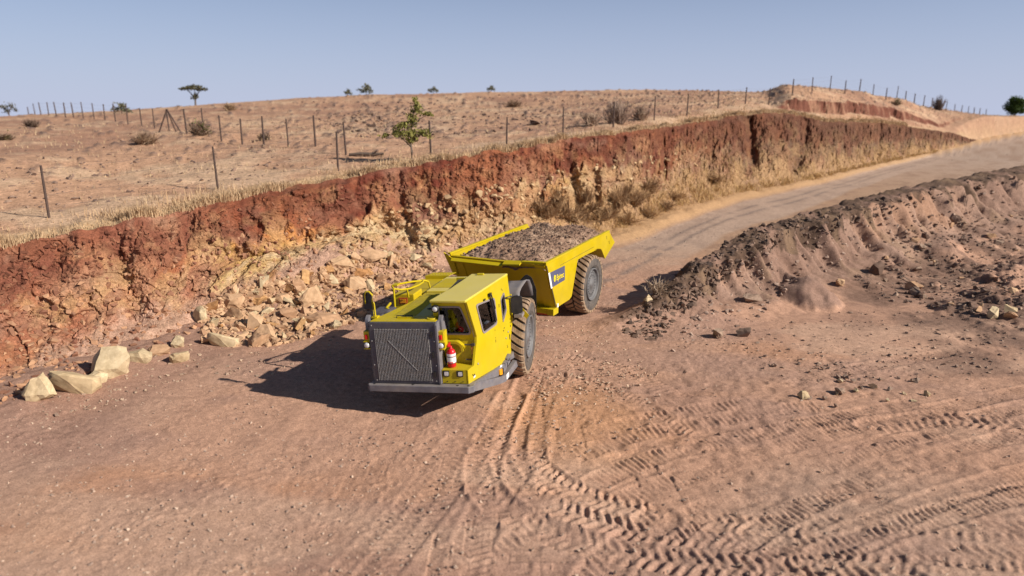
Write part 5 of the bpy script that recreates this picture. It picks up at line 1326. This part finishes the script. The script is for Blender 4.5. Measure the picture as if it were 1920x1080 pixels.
# the big pale boulders along the foot, each read off the photograph: column, row of its base, size, shape, label
BOULD = [
    (75, 748, .42, (.8, .75, 1.0), (.1, .4, .5), 3, 'cream_rock', 'blocky cream boulder standing at the left end of the row at the bank foot'),
    (140, 732, .58, (1.1, .8, .72), (0, .1, .2), 15, 'cream_rock', 'broad cream boulder between the blocky end boulder and the tallest one'),
    (183, 716, .24, (1.1, .9, .85), (.1, .1, 1.2), 17, 'cream_rock', 'small cream stone wedged between the broad boulder and the tallest one'),
    (214, 702, .54, (1.0, .8, 1.0), (0, .15, .4), 14, 'cream_rock', 'tallest cream boulder at the foot of the bank, with a sloping left face'),
    (262, 676, .36, (1.2, .7, .60), (.1, .1, .2), 17, 'cream_rock', 'flat cream slab just behind the tallest boulder of the row'),
    (301, 664, .28, (1.3, .8, .7), (0, .1, .4), 14, 'tan_rock', 'low pinkish stone right of the flat cream slab'),
    (338, 678, .32, (1.1, .8, .8), (.2, 0, 1.1), 15, 'cream_rock', 'cream stone in front of the row, split across its left side'),
    (335, 650, .26, (.9, .8, .9), (.1, .3, .1), 14, 'cream_rock', 'pale rounded stone behind the split cream stone'),
    (386, 641, .26, (.9, .8, .9), (.3, .2, 1.4), 7, 'tan_rock', 'upright tan stone left of the long pale boulder'),
    (418, 648, .42, (1.25, .75, .75), (0, .15, .15), 15, 'cream_rock', 'long pale boulder at the front edge of the rubble pile'),
    (375, 602, .36, (.85, .75, 1.0), (.1, .2, .3), 16, 'cream_rock', 'pale upright boulder on the left flank of the rubble pile'),
    (495, 545, .44, (.75, .65, 1.15), (.15, -.3, .4), 12, 'cream_rock', 'tall pointed cream boulder crowning the rubble pile'),
    (474, 616, .42, (.95, .8, .95), (.2, .3, .8), 13, 'tan_rock', 'squared orange tan boulder low in the rubble pile'),
    (530, 566, .46, (1.3, .6, .5), (.3, .1, -.5), 0, 'cream_rock', 'long tilted cream slab below the pointed boulder'),
    (585, 574, .52, (.9, .6, 1.0), (.1, .5, .7), 3, 'tan_rock', 'sharp edged tan boulder leaning right in the middle of the pile'),
    (620, 605, .56, (1.35, .8, .55), (.1, .1, .2), 5, 'tan_rock', 'low wide tan boulder at the edge of the truck shadow'),
    (488, 570, .36, (1.0, .8, .9), (.4, .1, .2), 8, 'ochre_rock', 'ochre banded boulder beneath the pointed cream one'),
    (440, 575, .50, (1.0, .8, .8), (.2, .1, .6), 2, 'tan_rock', 'pinkish tan boulder half buried in the pile below the bank'),
    (545, 598, .40, (1.1, .8, .7), (.2, .3, .1), 6, 'tan_rock', 'flat topped tan boulder left of the wide low one'),
    (400, 580, .34, (1.1, .8, .7), (.2, .1, 1.6), 9, 'ochre_rock', 'orange boulder high on the left of the pile'),
    (665, 540, .50, (1.3, .7, .7), (.2, .2, .4), 4, 'tan_rock', 'broad tan block beside the truck mirror'),
    (745, 503, .34, (.8, .7, 1.1), (.2, .3, .2), 7, 'grey_rock', 'grey upright stone under the rock ledge behind the truck'),
    (700, 490, .55, (1.4, .6, .7), (.25, .1, .3), 10, 'tan_rock', 'long tan slab at the top of the pile below the cleft'),
    (640, 500, .45, (1.2, .7, .8), (.2, .1, .5), 11, 'tan_rock', 'tan block with a flat face at the top of the pile'),
    (780, 490, .38, (1.1, .8, .8), (.2, .2, .8), 12, 'cream_rock', 'small cream block high in the pile behind the cab'),
    # the right side
    (1411, 566, .34, (1.2, .8, .7), (0, .2, .3), 1, 'grey_rock', 'rounded brown stone below the ridge face, left of the tipped heap'),
    (1575, 535, .30, (1.0, .8, .8), (.1, .1, .9), 2, 'tan_rock', 'tan stone right of the grey tipped heap'),
    (1650, 515, .46, (1.0, .8, .9), (.1, .3, .2), 6, 'dark_rock', 'large dark brown rock at the foot of the ridge'),
    (1345, 632, .26, (1.0, .9, .9), (.1, .2, 1.0), 8, 'grey_rock', 'pale lump at the front foot of the ridge'),
    (1395, 630, .28, (1.0, .9, .9), (.3, .2, 1.0), 9, 'grey_rock', 'lumpy pale rock right of the smaller lump at the ridge foot'),
    (1862, 596, .34, (.8, .8, 1.0), (.1, .2, .4), 11, 'cream_rock', 'pale egg shaped boulder at the far right of the waste ground'),
    (1890, 588, .30, (1.3, .8, .8), (.1, .2, .2), 13, 'cream_rock', 'flattish pale boulder behind the egg shaped one'),
    (1505, 745, .16, (1.2, .9, .8), (.1, .2, .2), 4, 'cream_rock', 'whitish stone lying on the open floor right of the truck'),
    (1575, 735, .17, (1.1, .9, .8), (.1, .2, 1.2), 5, 'grey_rock', 'grey stone lying near the whitish one on the floor'),
    (1215, 565, .18, (1.0, .9, .9), (.1, .2, .7), 3, 'cream_rock', 'knobbly pale stone on the tip of the ridge beside the road'),
    (1006, 234, .55, (1.0, .8, .85), (.1, .1, .3), 7, 'dark_rock', 'round dark boulder alone on the hill behind the fence'),
]
for u_, v_, s_, sc_, ro_, h_, mk_, lab_ in BOULD:
    p = surf_px(u_, v_)
    if p is not None: put_rock(p, s_ * 0.93, mk_, lab_, None, 'boulder', sc_, ro_, h_, .15)
rngp = np.random.default_rng(8)
def in_poly(u, v, poly):
    c_ = False; n = len(poly)
    for i in range(n):
        (x1, y1), (x2, y2) = poly[i], poly[(i + 1) % n]
        if (y1 > v) != (y2 > v) and u < (x2 - x1) * (v - y1) / (y2 - y1) + x1: c_ = not c_
    return c_
PILE = [(365, 590), (400, 565), (470, 535), (560, 515), (640, 490), (720, 470), (800, 478), (835, 500), (830, 520), (740, 560), (690, 600), (640, 612), (560, 640), (500, 652), (440, 650), (380, 630)]
def in_px(poly, n):
    us_ = [p[0] for p in poly]; vs_ = [p[1] for p in poly]; out = []
    while len(out) < n:
        u_, v_ = rngp.uniform(min(us_), max(us_)), rngp.uniform(min(vs_), max(vs_))
        if in_poly(u_, v_, poly): out.append((u_, v_))
    return out
for u_, v_ in in_px(PILE, 190):
    p = surf_px(u_, v_)
    if p is None: continue
    put_rock(p, .12 + .26 * rngp.random() ** 1.7, ['tan_rock', 'tan_rock', 'tan_rock', 'cream_rock', 'ochre_rock'][rngp.integers(5)], 'angular tan rock fallen in the rubble pile between truck and bank', 'rocks of the rubble pile', 'rock', (1, rngp.uniform(.6, 1), rngp.uniform(.8, 1.3)))
WASTE = [(1700, 420), (1920, 400), (1920, 600), (1800, 585), (1640, 560), (1600, 520), (1680, 470)]
for u_, v_ in in_px(WASTE, 46):
    p = surf_px(u_, v_)
    if p is None: continue
    put_rock(p, .12 + .22 * rngp.random() ** 2, ['dark_rock', 'grey_rock', 'grey_rock', 'tan_rock'][rngp.integers(4)], 'brown rock strewn over the waste ground right of the ridge', 'rocks on the waste ground')
SPRINK = [(1440, 730), (1640, 700), (1800, 720), (1700, 760), (1500, 765)]
for u_, v_ in in_px(SPRINK, 18):
    p = surf_px(u_, v_)
    put_rock(p, .05 + .07 * rngp.random(), ['cream_rock', 'grey_rock'][rngp.integers(2)], 'small pale stone in the patch of stones on the open floor', 'stones on the open floor')
# stones too many to count: in the pile, on floor, ridge, hill
P_, S_, C_ = [], [], []
def bulk(poly, n, smin, smax, c0, c1, pw=2.0):
    for u_, v_ in in_px(poly, n):
        p = surf_px(u_, v_)
        if p is None: continue
        t = rngp.random(); P_.append(tuple(p)); S_.append(smin + (smax - smin) * rngp.random() ** pw); C_.append(np.array(c0) * (1 - t) + np.array(c1) * t)
bulk(PILE, 3600, .03, .20, (.30, .17, .10), (.52, .335, .20))
bulk([(590, 440), (720, 400), (900, 350), (1100, 310), (1330, 275), (1330, 340), (1150, 390), (960, 440), (830, 480), (640, 500)], 900, .05, .26, (.34, .19, .10), (.54, .385, .225), 2.2)
bulk([(0, 560), (250, 510), (420, 450), (600, 400), (600, 500), (440, 580), (300, 650), (0, 760)], 1100, .03, .17, (.20, .085, .055), (.46, .26, .15), 2.5)
bulk([(0, 475), (420, 395), (900, 295), (1400, 225), (1800, 255), (1700, 300), (1400, 330), (1330, 270), (900, 350), (600, 400), (250, 500), (0, 560)], 1500, .03, .14, (.10, .035, .022), (.27, .12, .07), 2.5)
bulk([(330, 640), (440, 655), (560, 650), (660, 620), (690, 650), (560, 720), (380, 700), (200, 760), (90, 790), (60, 760), (250, 700)], 380, .02, .08, (.24, .16, .12), (.48, .34, .24), 3)
bulk([(1160, 600), (1200, 565), (1260, 515), (1330, 468), (1420, 422), (1600, 383), (1920, 312), (1920, 335), (1620, 415), (1450, 465), (1360, 520), (1280, 590), (1230, 640), (1170, 630)], 1500, .03, .17, (.065, .045, .037), (.26, .17, .125), 2.4)
bulk([(1400, 480), (1600, 420), (1920, 340), (1920, 420), (1700, 450), (1500, 530), (1420, 600), (1260, 660), (1300, 590)], 800, .02, .14, (.20, .13, .10), (.44, .31, .24), 3)
bulk(WASTE, 1300, .03, .14, (.11, .075, .06), (.34, .23, .17), 2.5)
bulk([(1300, 640), (1640, 570), (1920, 605), (1920, 700), (1500, 720)], 700, .02, .09, (.15, .10, .08), (.38, .26, .19), 3)
bulk([(1180, 440), (1300, 400), (1500, 352), (1700, 310), (1850, 275), (1900, 290), (1700, 335), (1450, 400), (1280, 465), (1180, 520), (1120, 560)], 260, .02, .08, (.25, .19, .16), (.5, .4, .32), 3)
bulk([(0, 770), (400, 700), (700, 780), (900, 740), (1000, 700), (1100, 700), (1300, 760), (1100, 850), (950, 900), (850, 1080), (0, 1080)], 2600, .010, .050, (.26, .18, .14), (.50, .365, .275), 3.2)
bulk([(1000, 700), (1100, 600), (1250, 680), (1500, 660), (1920, 620), (1920, 1080), (900, 1080), (950, 850)], 1100, .010, .045, (.26, .175, .13), (.50, .365, .275), 3.5)
bulk([(990, 600), (1090, 600), (1150, 640), (1240, 700), (1130, 760), (1000, 760), (985, 690)], 900, .015, .06, (.30, .20, .14), (.58, .42, .30), 2.6)
Vs_, Fs_, Cs_ = scatter_mesh(np.array(P_), np.array(S_), np.array(C_), rngp)
st = np_mesh('stones', Vs_, Fs_, M['scatter'], Cs_, smooth=False); tag(st, 'loose stones littering the quarry floor, rubble pile and ridge', 'stones', kind='stuff')
P_, S_, C_ = [], [], []
bulk([(0, 225), (200, 222), (350, 205), (560, 192), (900, 180), (1140, 176), (1400, 178), (1250, 215), (1050, 245), (900, 265), (750, 290), (560, 320), (420, 345), (200, 380), (0, 420)], 1300, .04, .20, (.15, .10, .08), (.32, .21, .15), 3)
bulk([(560, 192), (900, 180), (1140, 176), (1300, 180), (1200, 210), (1000, 235), (800, 260), (640, 260)], 700, .08, .30, (.10, .065, .055), (.24, .16, .12), 2.2)
bulk([(620, 215), (700, 195), (790, 200), (780, 240), (700, 250), (630, 245)], 160, .12, .42, (.09, .06, .05), (.20, .135, .10), 2.0)
Vs_, Fs_, Cs_ = scatter_mesh(np.array(P_), np.array(S_), np.array(C_), rngp)
st2 = np_mesh('hillside_stones', Vs_, Fs_, M['scatter'], Cs_, smooth=False); tag(st2, 'dark stones scattered over the dry hillside', 'stones', kind='stuff')

# ------------------------------------------------------------------ fences
rngv = np.random.default_rng(21)
def fence(posts, label, height=1.55, strands=4, brace=None):
    pts = []
    for u_, D in posts:
        x = x_at(u_, D); pts.append(Vector((x, D, surf_z(x, D))))
    root = empty('fence', pts[0]); tag(root, label, 'fence')
    tops = []
    for p in pts:
        b = MB(); hgt = height * rngv.uniform(.94, 1.06); lean = Vector((rngv.normal() * .03, rngv.normal() * .03, 0)); r0 = .042 * rngv.uniform(.85, 1.2) * (1 + max(0, p.y - 30) * .006)
        q = p - pts[0]
        b.tube([q + Vector((0, 0, -.25)), q + lean * .5 + Vector((0, 0, hgt * .5)), q + lean + Vector((0, 0, hgt))], [r0 * 1.1, r0, r0 * .9], 7)
        b.build('post', M['post'], root); tops.append((q, lean, hgt))
    for s_ in range(strands):
        f = (s_ + .8) / strands; line = []
        for i, (q, l, h) in enumerate(tops):
            a = q + l * f + Vector((0, 0, h * f * .97))
            if line:
                m_ = (line[-1] + a) / 2; line.append(m_ - Vector((0, 0, .04)))
            line.append(a)
        b = MB(); b.tube(line, .0035, 4); b.build('wire', M['wire'], root)
    if brace is not None:
        x = x_at(brace[0], brace[1]); p = Vector((x, brace[1], surf_z(x, brace[1]))) - pts[0]
        b = MB()
        for dx, dy in ((-.75, .1), (.8, -.1), (.1, .7)): b.tube([p + Vector((dx, dy, -.05)), p + Vector((0, 0, 1.45))], [.05, .04], 6)
        b.build('brace', M['post'], root)
F1P = [(110, 21.0), (420, 26.0), (641, 29.5), (812, 32.0), (950, 34.5), (1053, 37.5), (1145, 42.5), (1220, 47), (1280, 51), (1337, 58), (1387, 63), (1431, 68), (1473, 72), (1509, 76), (1542, 80), (1570, 84), (1597, 88), (1623, 92), (1648, 96),
       (1668, 99), (1685, 102), (1702, 105), (1720, 108), (1736, 111), (1750, 114), (1764, 117), (1780, 120), (1793, 123), (1806, 126), (1817, 129), (1828, 132), (1840, 136)]
fence(F1P, 'wire fence of thin dark posts running along the top of the red cut bank')
F2P = [(656, 33.5), (600, 36.5), (550, 37), (505, 38), (465, 39), (427, 40), (395, 42.5), (363, 45), (330, 48), (303, 51), (279, 54), (253, 58), (230, 62), (210, 65), (190, 67), (170, 69), (152, 70), (137, 71), (120, 73), (105, 78), (90, 85), (78, 93), (65, 102)]
fence(F2P, 'wire fence of close dark posts climbing the open hillside to the left skyline', 1.5, 4, (331, 46.5))

# ------------------------------------------------------------------ trees, shrubs, dry grass
def leaf_cloud(blobs, per, size, c0, c1, rng, droop=.3, dark=None):
    Vs, Cs = [], []
    for (cx, cy, cz, rx, rz) in blobs:
        n = int(per * (rx * rx * rz) ** .6 + 8)
        d = rng.normal(size=(n, 3)); d /= np.linalg.norm(d, axis=1)[:, None]; rad = rng.random(n) ** .45
        sub = rng.integers(0, 9, n); cen = rng.normal(size=(9, 3)) * .55
        p = d * rad[:, None] * .55 + cen[sub] * .6
        p = p * np.array([rx, rx, rz]) + np.array([cx, cy, cz])
        a = rng.normal(size=(n, 3)); a /= np.linalg.norm(a, axis=1)[:, None]; b_ = rng.normal(size=(n, 3)); b_ -= a * (a * b_).sum(1)[:, None]; b_ /= np.linalg.norm(b_, axis=1)[:, None]
        s = size * rng.uniform(.5, 1.4, n)[:, None]
        Vs.append(np.stack([p - a * s * .5, p + b_ * s * .35, p + a * s * .6, p - b_ * s * .35], 1).reshape(-1, 3))
        t = np.clip(rng.random(n) * .6 + (sub % 3) * .2, 0, 1)[:, None]; Cs.append(np.repeat(np.array(c0) * (1 - t) + np.array(c1) * t, 4, 0))
    Vv = np.concatenate(Vs); n = len(Vv) // 4
    return Vv, np.arange(n * 4).reshape(-1, 4), np.concatenate(Cs)
def tree(name, u_, D, label, blobs, trunk, per, size, c0, c1, cat='tree', scale=1.0, zoff=0.0, group=None):
    x = x_at(u_, D); p = Vector((x, D, surf_z(x, D) + zoff))
    root = empty(name, p, 0); tag(root, label, cat, group); root.scale = (scale,) * 3
    b = MB()
    for pts, r0, r1 in trunk:
        P = [Vector(q) for q in pts]; b.tube(P, [r0 + (r1 - r0) * i / (len(P) - 1) for i in range(len(P))], 7)
    b.build('trunk', M['bark'], root)
    if blobs:
        Vv, Ff, Cc = leaf_cloud(blobs, per, size, c0, c1, rngv)
        o = np_mesh('crown', Vv, Ff, M['leaf'], Cc, smooth=False); o.parent = root
    return root
G0, G1 = (.045, .060, .016), (.15, .155, .035)
tree('young_tree', 776, 31.0, 'young green tree with an open ragged crown, standing behind the red bank above the truck',
     [(.25, 0, 2.25, .35, .40), (.10, .05, 1.85, .32, .32), (-.20, 0, 1.62, .42, .28), (.75, 0, 2.02, .30, .14), (-.62, 0, 1.22, .55, .26), (.10, 0, 1.15, .50, .34), (.62, .1, 1.22, .48, .24), (-1.15, 0, 1.12, .28, .10), (.05, .3, .92, .38, .22), (.28, .0, 2.6, .2, .22)],
     [([(0, 0, -.1), (.03, 0, .4), (-.02, 0, .9), (.08, 0, 1.5), (.22, 0, 2.4)], .06, .015), ([(0, 0, .6), (-.4, 0, 1.0), (-.75, 0, 1.25)], .03, .01), ([(0, 0, .8), (.4, 0, 1.1), (.75, 0, 1.25)], .03, .01), ([(.1, 0, 1.5), (.5, 0, 1.85), (.8, 0, 2.02)], .02, .008), ([(.05, 0, 1.2), (-.2, 0, 1.6)], .02, .008)],
     950, .12, (.13, .125, .035), (.34, .31, .09))
tree('acacia_tree', 376, 98, 'flat topped acacia alone on the left skyline', [(-.9, 0, 2.25, 1.0, .34), (.5, 0, 2.35, 1.1, .36), (-.1, .2, 2.45, 1.3, .30), (1.2, 0, 2.1, .8, .26), (-1.6, 0, 2.2, .6, .2), (.1, 0, 1.0, .6, .6)],
     [([(0, 0, -.3), (.05, 0, .8), (-.5, 0, 1.7), (-1.1, 0, 2.2)], .14, .04), ([(.05, 0, .7), (.5, 0, 1.6), (1.1, 0, 2.2)], .10, .03), ([(.05, 0, .9), (.1, 0, 2.3)], .08, .03)], 260, .26, (.06, .06, .035), (.15, .135, .08))
tree('thin_tree', 28, 100, 'sparse leaning tree at the far left end of the skyline', [(-.7, 0, 1.5, .7, .45), (.5, 0, 1.7, .8, .5), (.9, 0, 1.1, .6, .4), (-.2, 0, 1.0, .6, .5)], [([(0, 0, -.5), (.1, 0, .8), (.7, 0, 1.8)], .09, .03), ([(.05, 0, .5), (-.6, 0, 1.5)], .07, .03)], 120, .24, (.07, .07, .055), (.16, .15, .11))
tree('round_tree', 1894, 138, 'dense round dark green tree beside the far end of the road', [(0, 0, 1.9, 1.6, 1.3), (-.8, 0, 1.5, 1.1, .9), (.9, 0, 1.6, 1.1, 1.0), (.1, 0, 2.7, 1.0, .8), (-.6, 0, 2.3, .9, .8), (.7, .0, 2.4, .9, .7), (0, 0, .9, 1.5, .6)], [([(0, 0, -.4), (0, 0, 1.4)], .18, .1)], 420, .28, (.022, .042, .010), (.085, .13, .028), scale=1.15)
for u_, D, s_, lab in ((692, 103, 1.0, 'larger grey green bush on the skyline above the young tree'), (658, 104, .62, 'small thin bush on the skyline left of the larger one'), (816, 106, .72, 'pale narrow bush on the middle skyline'), (921, 108, .62, 'dark low bush on the skyline right of the middle'), (240, 78, .85, 'yellow green bush at the left skyline beside the fence')):
    tree('bush', u_, D, lab, [(0, 0, .7, .9, .6), (.6, 0, .5, .7, .45), (-.6, 0, .55, .7, .45), (.2, 0, 1.1, .6, .4)], [([(0, 0, -.2), (.05, 0, .6)], .06, .03)], 240, .22, (.10, .10, .065), (.24, .225, .14), 'bush', s_ * 1.0)
def dry_bush(u_, D, w, h, label, n, c0=(.16, .105, .08), c1=(.34, .24, .16), leaves=None, name='dry_shrub', group=None, p=None):
    if p is None:
        x = x_at(u_, D); p = Vector((x, D, surf_z(x, D)))
    root = empty(name, p); tag(root, label, 'shrub', group)
    Vs, Cs = [], []
    th = rngv.uniform(0, 2 * math.pi, n); el = np.abs(rngv.normal(.85, .38, n)).clip(.1, 1.5); L_ = rngv.uniform(.45, 1.0, n)
    d = np.stack([np.cos(th) * np.cos(el) * w * .62, np.sin(th) * np.cos(el) * w * .62, np.sin(el) * h], 1) * L_[:, None]
    base = rngv.normal(size=(n, 3)) * np.array([w * .10, w * .10, 0]); ww = (.010 + .0005 * p.y) * rngv.uniform(.6, 1.4, n)
    side_ = np.stack([-np.sin(th + rngv.normal(size=n)), np.cos(th + rngv.normal(size=n)), rngv.normal(size=n) * .3], 1) * ww[:, None]
    mid = base + d * .55 + rngv.normal(size=(n, 3)) * .05; tip = base + d
    Vs = np.stack([base - side_, base + side_, mid + side_ * .8, mid - side_ * .8], 1).reshape(-1, 3); V2 = np.stack([mid - side_ * .8, mid + side_ * .8, tip + side_ * .2, tip - side_ * .2], 1).reshape(-1, 3)
    t = rngv.random((n, 1)); C_ = np.array(c0) * (1 - t) + np.array(c1) * t; C_ = np.repeat(C_, 4, 0)
    br = rngv.integers(0, n, n * 2); o2 = mid[br]; d2 = (tip - mid)[br] * rngv.uniform(.5, 1, (n * 2, 1)) + rngv.normal(size=(n * 2, 3)) * np.array([w, w, h]) * .09; s2 = side_[br] * .6
    V3 = np.stack([o2 - s2, o2 + s2, o2 + d2 + s2 * .2, o2 + d2 - s2 * .2], 1).reshape(-1, 3)
    VV = np.concatenate([Vs, V2, V3]); CC = np.concatenate([C_, C_, np.repeat(C_[::4][br], 4, 0)])
    o = np_mesh('twigs', VV, np.arange(len(VV)).reshape(-1, 4), M['straw'], CC, smooth=False); o.parent = root
    if leaves:
        Vv, Ff, Cc = leaf_cloud([(0, 0, h * .5, w * .5, h * .5), (w * .25, 0, h * .4, w * .3, h * .4)], leaves, .07 + .0012 * p.y, (.07, .075, .025), (.20, .19, .07), rngv); o = np_mesh('leaves', Vv, Ff, M['leaf'], Cc, smooth=False); o.parent = root
    return root
dry_bush(1150, 45, 2.0, 1.7, 'large grey brown bare shrub behind the fence on the right part of the bank', 260, (.26, .18, .14), (.42, .31, .24))
dry_bush(1105, 44, 1.4, 1.0, 'lower bare shrub left of the large grey one', 130, (.28, .19, .14), (.45, .33, .24)); dry_bush(1195, 47, 1.5, 1.1, 'bare brown shrub right of the large grey one', 140, (.28, .19, .14), (.45, .33, .24))
dry_bush(388, 42, 1.5, .95, 'dry shrub with olive leaves below the hillside fence', 160, leaves=90); dry_bush(287, 39, 1.6, .8, 'round straw brown shrub on the open left hillside', 260, (.26, .17, .12), (.44, .31, .2))
dry_bush(76, 54, 1.4, .8, 'dark dry shrub on the far left hillside', 160, (.12, .08, .065), (.26, .18, .13)); dry_bush(28, 41, 1.2, .5, 'low green tuft at the left edge of the hillside', 120, leaves=160)
dry_bush(1747, 104, 2.2, 2.4, 'leafless spreading shrub among the far fence posts', 90, (.10, .075, .065), (.2, .15, .13)); dry_bush(1667, 92, 1.8, 1.0, 'low shrub with thin leaves on the right hand skyline', 100, leaves=60)
dry_bush(962, 76, 2.4, 1.0, 'wide brown shrub on the slope below the middle skyline', 160, (.24, .16, .11), (.4, .28, .19)); dry_bush(440, 78, 1.6, 1.0, 'straw coloured bush on the skyline right of the acacia', 160, (.3, .2, .13), (.5, .36, .22)); dry_bush(505, 40.5, .9, .5, 'small dark bush at the foot of the hillside fence posts', 90, (.12, .085, .06), (.25, .17, .12))
for u_, v_, w, h, lab in ((1175, 418, 1.3, 1.0, 'dark brown scrub bush against the bank foot behind the tipping body'), (1125, 412, 1.1, .8, 'tangled dry bush left of the dark scrub bush'), (1215, 405, 1.2, .9, 'reddish dry bush right of the dark scrub bush'), (1150, 380, 1.2, .9, 'grey twiggy bush higher on the bank behind the scrub'), (1205, 372, 1.1, .8, 'grey twiggy bush right of its twin on the bank'), (1265, 372, 1.1, .7, 'thin dry bush by the road where the bank turns'),
                          (1060, 405, 1.0, .6, 'low dry bush just above the load of rock'), (1340, 340, 1.6, .9, 'olive brown bush on the lower bank beside the road')):
    p = surf_px(u_, v_)
    if p is not None: dry_bush(0, 0, w * 1.5, h * .8, lab, 110, (.27, .165, .095), (.52, .34, .18), p=p)
rs_ = np.random.default_rng(77)
for k in range(16):                                            # thicket of dry scrub where bank and road meet
    u_ = 1010 + 15.5 * k + rs_.uniform(-8, 8); v_ = 432 - (u_ - 1010) * .10 - rs_.uniform(0, 62)
    p = surf_px(u_, v_)
    if p is not None: dry_bush(0, 0, rs_.uniform(1.0, 1.9), rs_.uniform(.6, 1.15), 'dry brown scrub bush in the thicket along the bank foot behind the tipping body', 130, (.22, .135, .08), (.48, .31, .17), p=p, group='dry scrub thicket at the bank foot')
p = surf_px(1232, 548); dry_bush(0, 0, 1.1, .55, 'pale dead branches lying on the near end of the stony ridge', 60, (.30, .22, .16), (.5, .38, .28), name='dead_branches', p=p)
x = x_at(694, 33.0); b = MB(); zz = surf_z(x, 33.0)
b.tube([(-.85, 0, .10), (-.3, .03, .13), (.3, -.02, .11), (.8, .04, .14)], [.06, .085, .09, .06], 8); b.tube([(.3, 0, .12), (.55, -.2, .3)], [.05, .02], 6)
o = b.build('log', M['bark']); o.location = (x, 33.0, zz); tag(o, 'dark fallen log on the hillside left of the young tree', 'log')

def blades(pos, hgt, wid, cols, lean, rng):
    n = len(pos); th = rng.uniform(0, 2 * math.pi, n); d = np.stack([np.cos(th), np.sin(th), np.zeros(n)], 1)
    ln = np.stack([np.cos(th + 1.57 + rng.normal(size=n)), np.sin(th + 1.57 + rng.normal(size=n)), np.zeros(n)], 1) * (lean * rng.random(n) * hgt)[:, None]
    up = np.array([0, 0, 1.0])
    a = pos - d * wid[:, None]; b_ = pos + d * wid[:, None]; m1 = pos + ln * .35 + up * (hgt * .6)[:, None]; t = pos + ln + up * hgt[:, None]
    Vv = np.stack([a, b_, m1 + d * wid[:, None] * .7, m1 - d * wid[:, None] * .7, t], 1).reshape(-1, 3)
    k_ = np.arange(n)[:, None] * 5
    Fv = np.concatenate([k_ + np.array([[0, 1, 2]]), k_ + np.array([[0, 2, 3]]), k_ + np.array([[3, 2, 4]])])
    return Vv, Fv, np.repeat(cols, 5, 0)
def tuft_noise(s_, seed): return sstep(-.25, .35, vnoise(s_ / .9, s_ * 0 + seed, seed) + .6 * vnoise(s_ / .33, s_ * 0, seed + 1))
Pg, Hg, Wg, Cg = [], [], [], []
HXYZ = np.stack([HX, HY, HZ_], -1)
n = 84000
sc_ = np.interp(rngv.uniform(0, 1, n) ** 1.25 * (np.interp(1700, us, S) - np.interp(-60, us, S)) + np.interp(-60, us, S), S, np.arange(nu))
ci = sc_.astype(int).clip(0, nu - 2)
dv = np.abs(rngv.normal(0, 1.0, n)) * rngv.choice([.30, .9, 2.0], n); ri = np.searchsorted(ds, dv).clip(1, len(ds) - 2)
f_ = ((dv - ds[ri - 1]) / (ds[ri] - ds[ri - 1]))[:, None]
pg = HXYZ[ri - 1, ci] * (1 - f_) + HXYZ[ri, ci] * f_; pg += rngv.normal(size=pg.shape) * np.array([.05, .05, 0]) - np.array([0, 0, .03])
den = tuft_noise(S[ci] + dv * .7, 31); keep = rngv.random(n) < (.25 + .75 * den) * np.exp(-dv / 2.8)
pg, ci, dv, den = pg[keep], ci[keep], dv[keep], den[keep]; n = len(pg)
t = rngv.random((n, 1)); cg = np.array((.46, .30, .175)) * (1 - t) + np.array((.62, .445, .27)) * t
Pg.append(pg); Hg.append((.09 + .24 * rngv.random(n)) * (.5 + .7 * den)); Wg.append((.004 + .00042 * pg[:, 1]) * rngv.uniform(.7, 1.3, n)); Cg.append(cg)
# golden growth along the bank foot beyond the truck
n = 26000
cr_ = np.interp(rngv.uniform(np.interp(930, us, S), np.interp(1760, us, S), n), S, np.arange(nu)).astype(int).clip(0, nu - 2)
tr = (np.abs(rngv.normal(0, .20, n)) * 149).astype(int).clip(0, 120)
pg = V[tr, cr_] + rngv.normal(size=(n, 3)) * np.array([.06, .06, 0]) - np.array([0, 0, .03]); keep = (rngv.random(n) < .2 + .8 * tuft_noise(S[cr_] + tr * .05, 61)) & ((us[cr_] < 1380) | (tr < 20) | (rngv.random(n) < .15))
pg, tr = pg[keep], tr[keep]; n = len(pg); t = rngv.random((n, 1)); cg = np.array((.36, .215, .105)) * (1 - t) + np.array((.60, .42, .20)) * t
Pg.append(pg); Hg.append(.10 + .30 * rngv.random(n)); Wg.append((.004 + .00042 * pg[:, 1]) * rngv.uniform(.7, 1.3, n)); Cg.append(cg)
# straw strips on the far upper terraces and thin tufts over the field
n = 9000
ci = rngv.integers(int(np.interp(-60, us, np.arange(nu))), nu - 4, n); ri = np.searchsorted(ds, 2 + 40 * rngv.random(n) ** 1.5).clip(1, len(ds) - 2)
pg = HXYZ[ri, ci] + rngv.normal(size=(n, 3)) * np.array([.2, .2, 0]); keep = fbm(pg[:, 0] / 3, pg[:, 1] / 3, 3, 71) > .0; pg = pg[keep]; n = len(pg)
t = rngv.random((n, 1)); Pg.append(pg); Hg.append(.08 + .16 * rngv.random(n)); Wg.append((.004 + .00042 * pg[:, 1]) * rngv.uniform(.7, 1.3, n)); Cg.append(np.array((.42, .29, .18)) * (1 - t) + np.array((.62, .47, .29)) * t)
Vv, Fv, Cv = blades(np.concatenate(Pg), np.concatenate(Hg), np.concatenate(Wg), np.concatenate(Cg), .7, rngv)
gr = np_mesh('dry_grass', Vv, Fv, M['straw'], Cv, smooth=False); tag(gr, 'pale dry grass along the top of the bank and its foot', 'grass', kind='stuff')
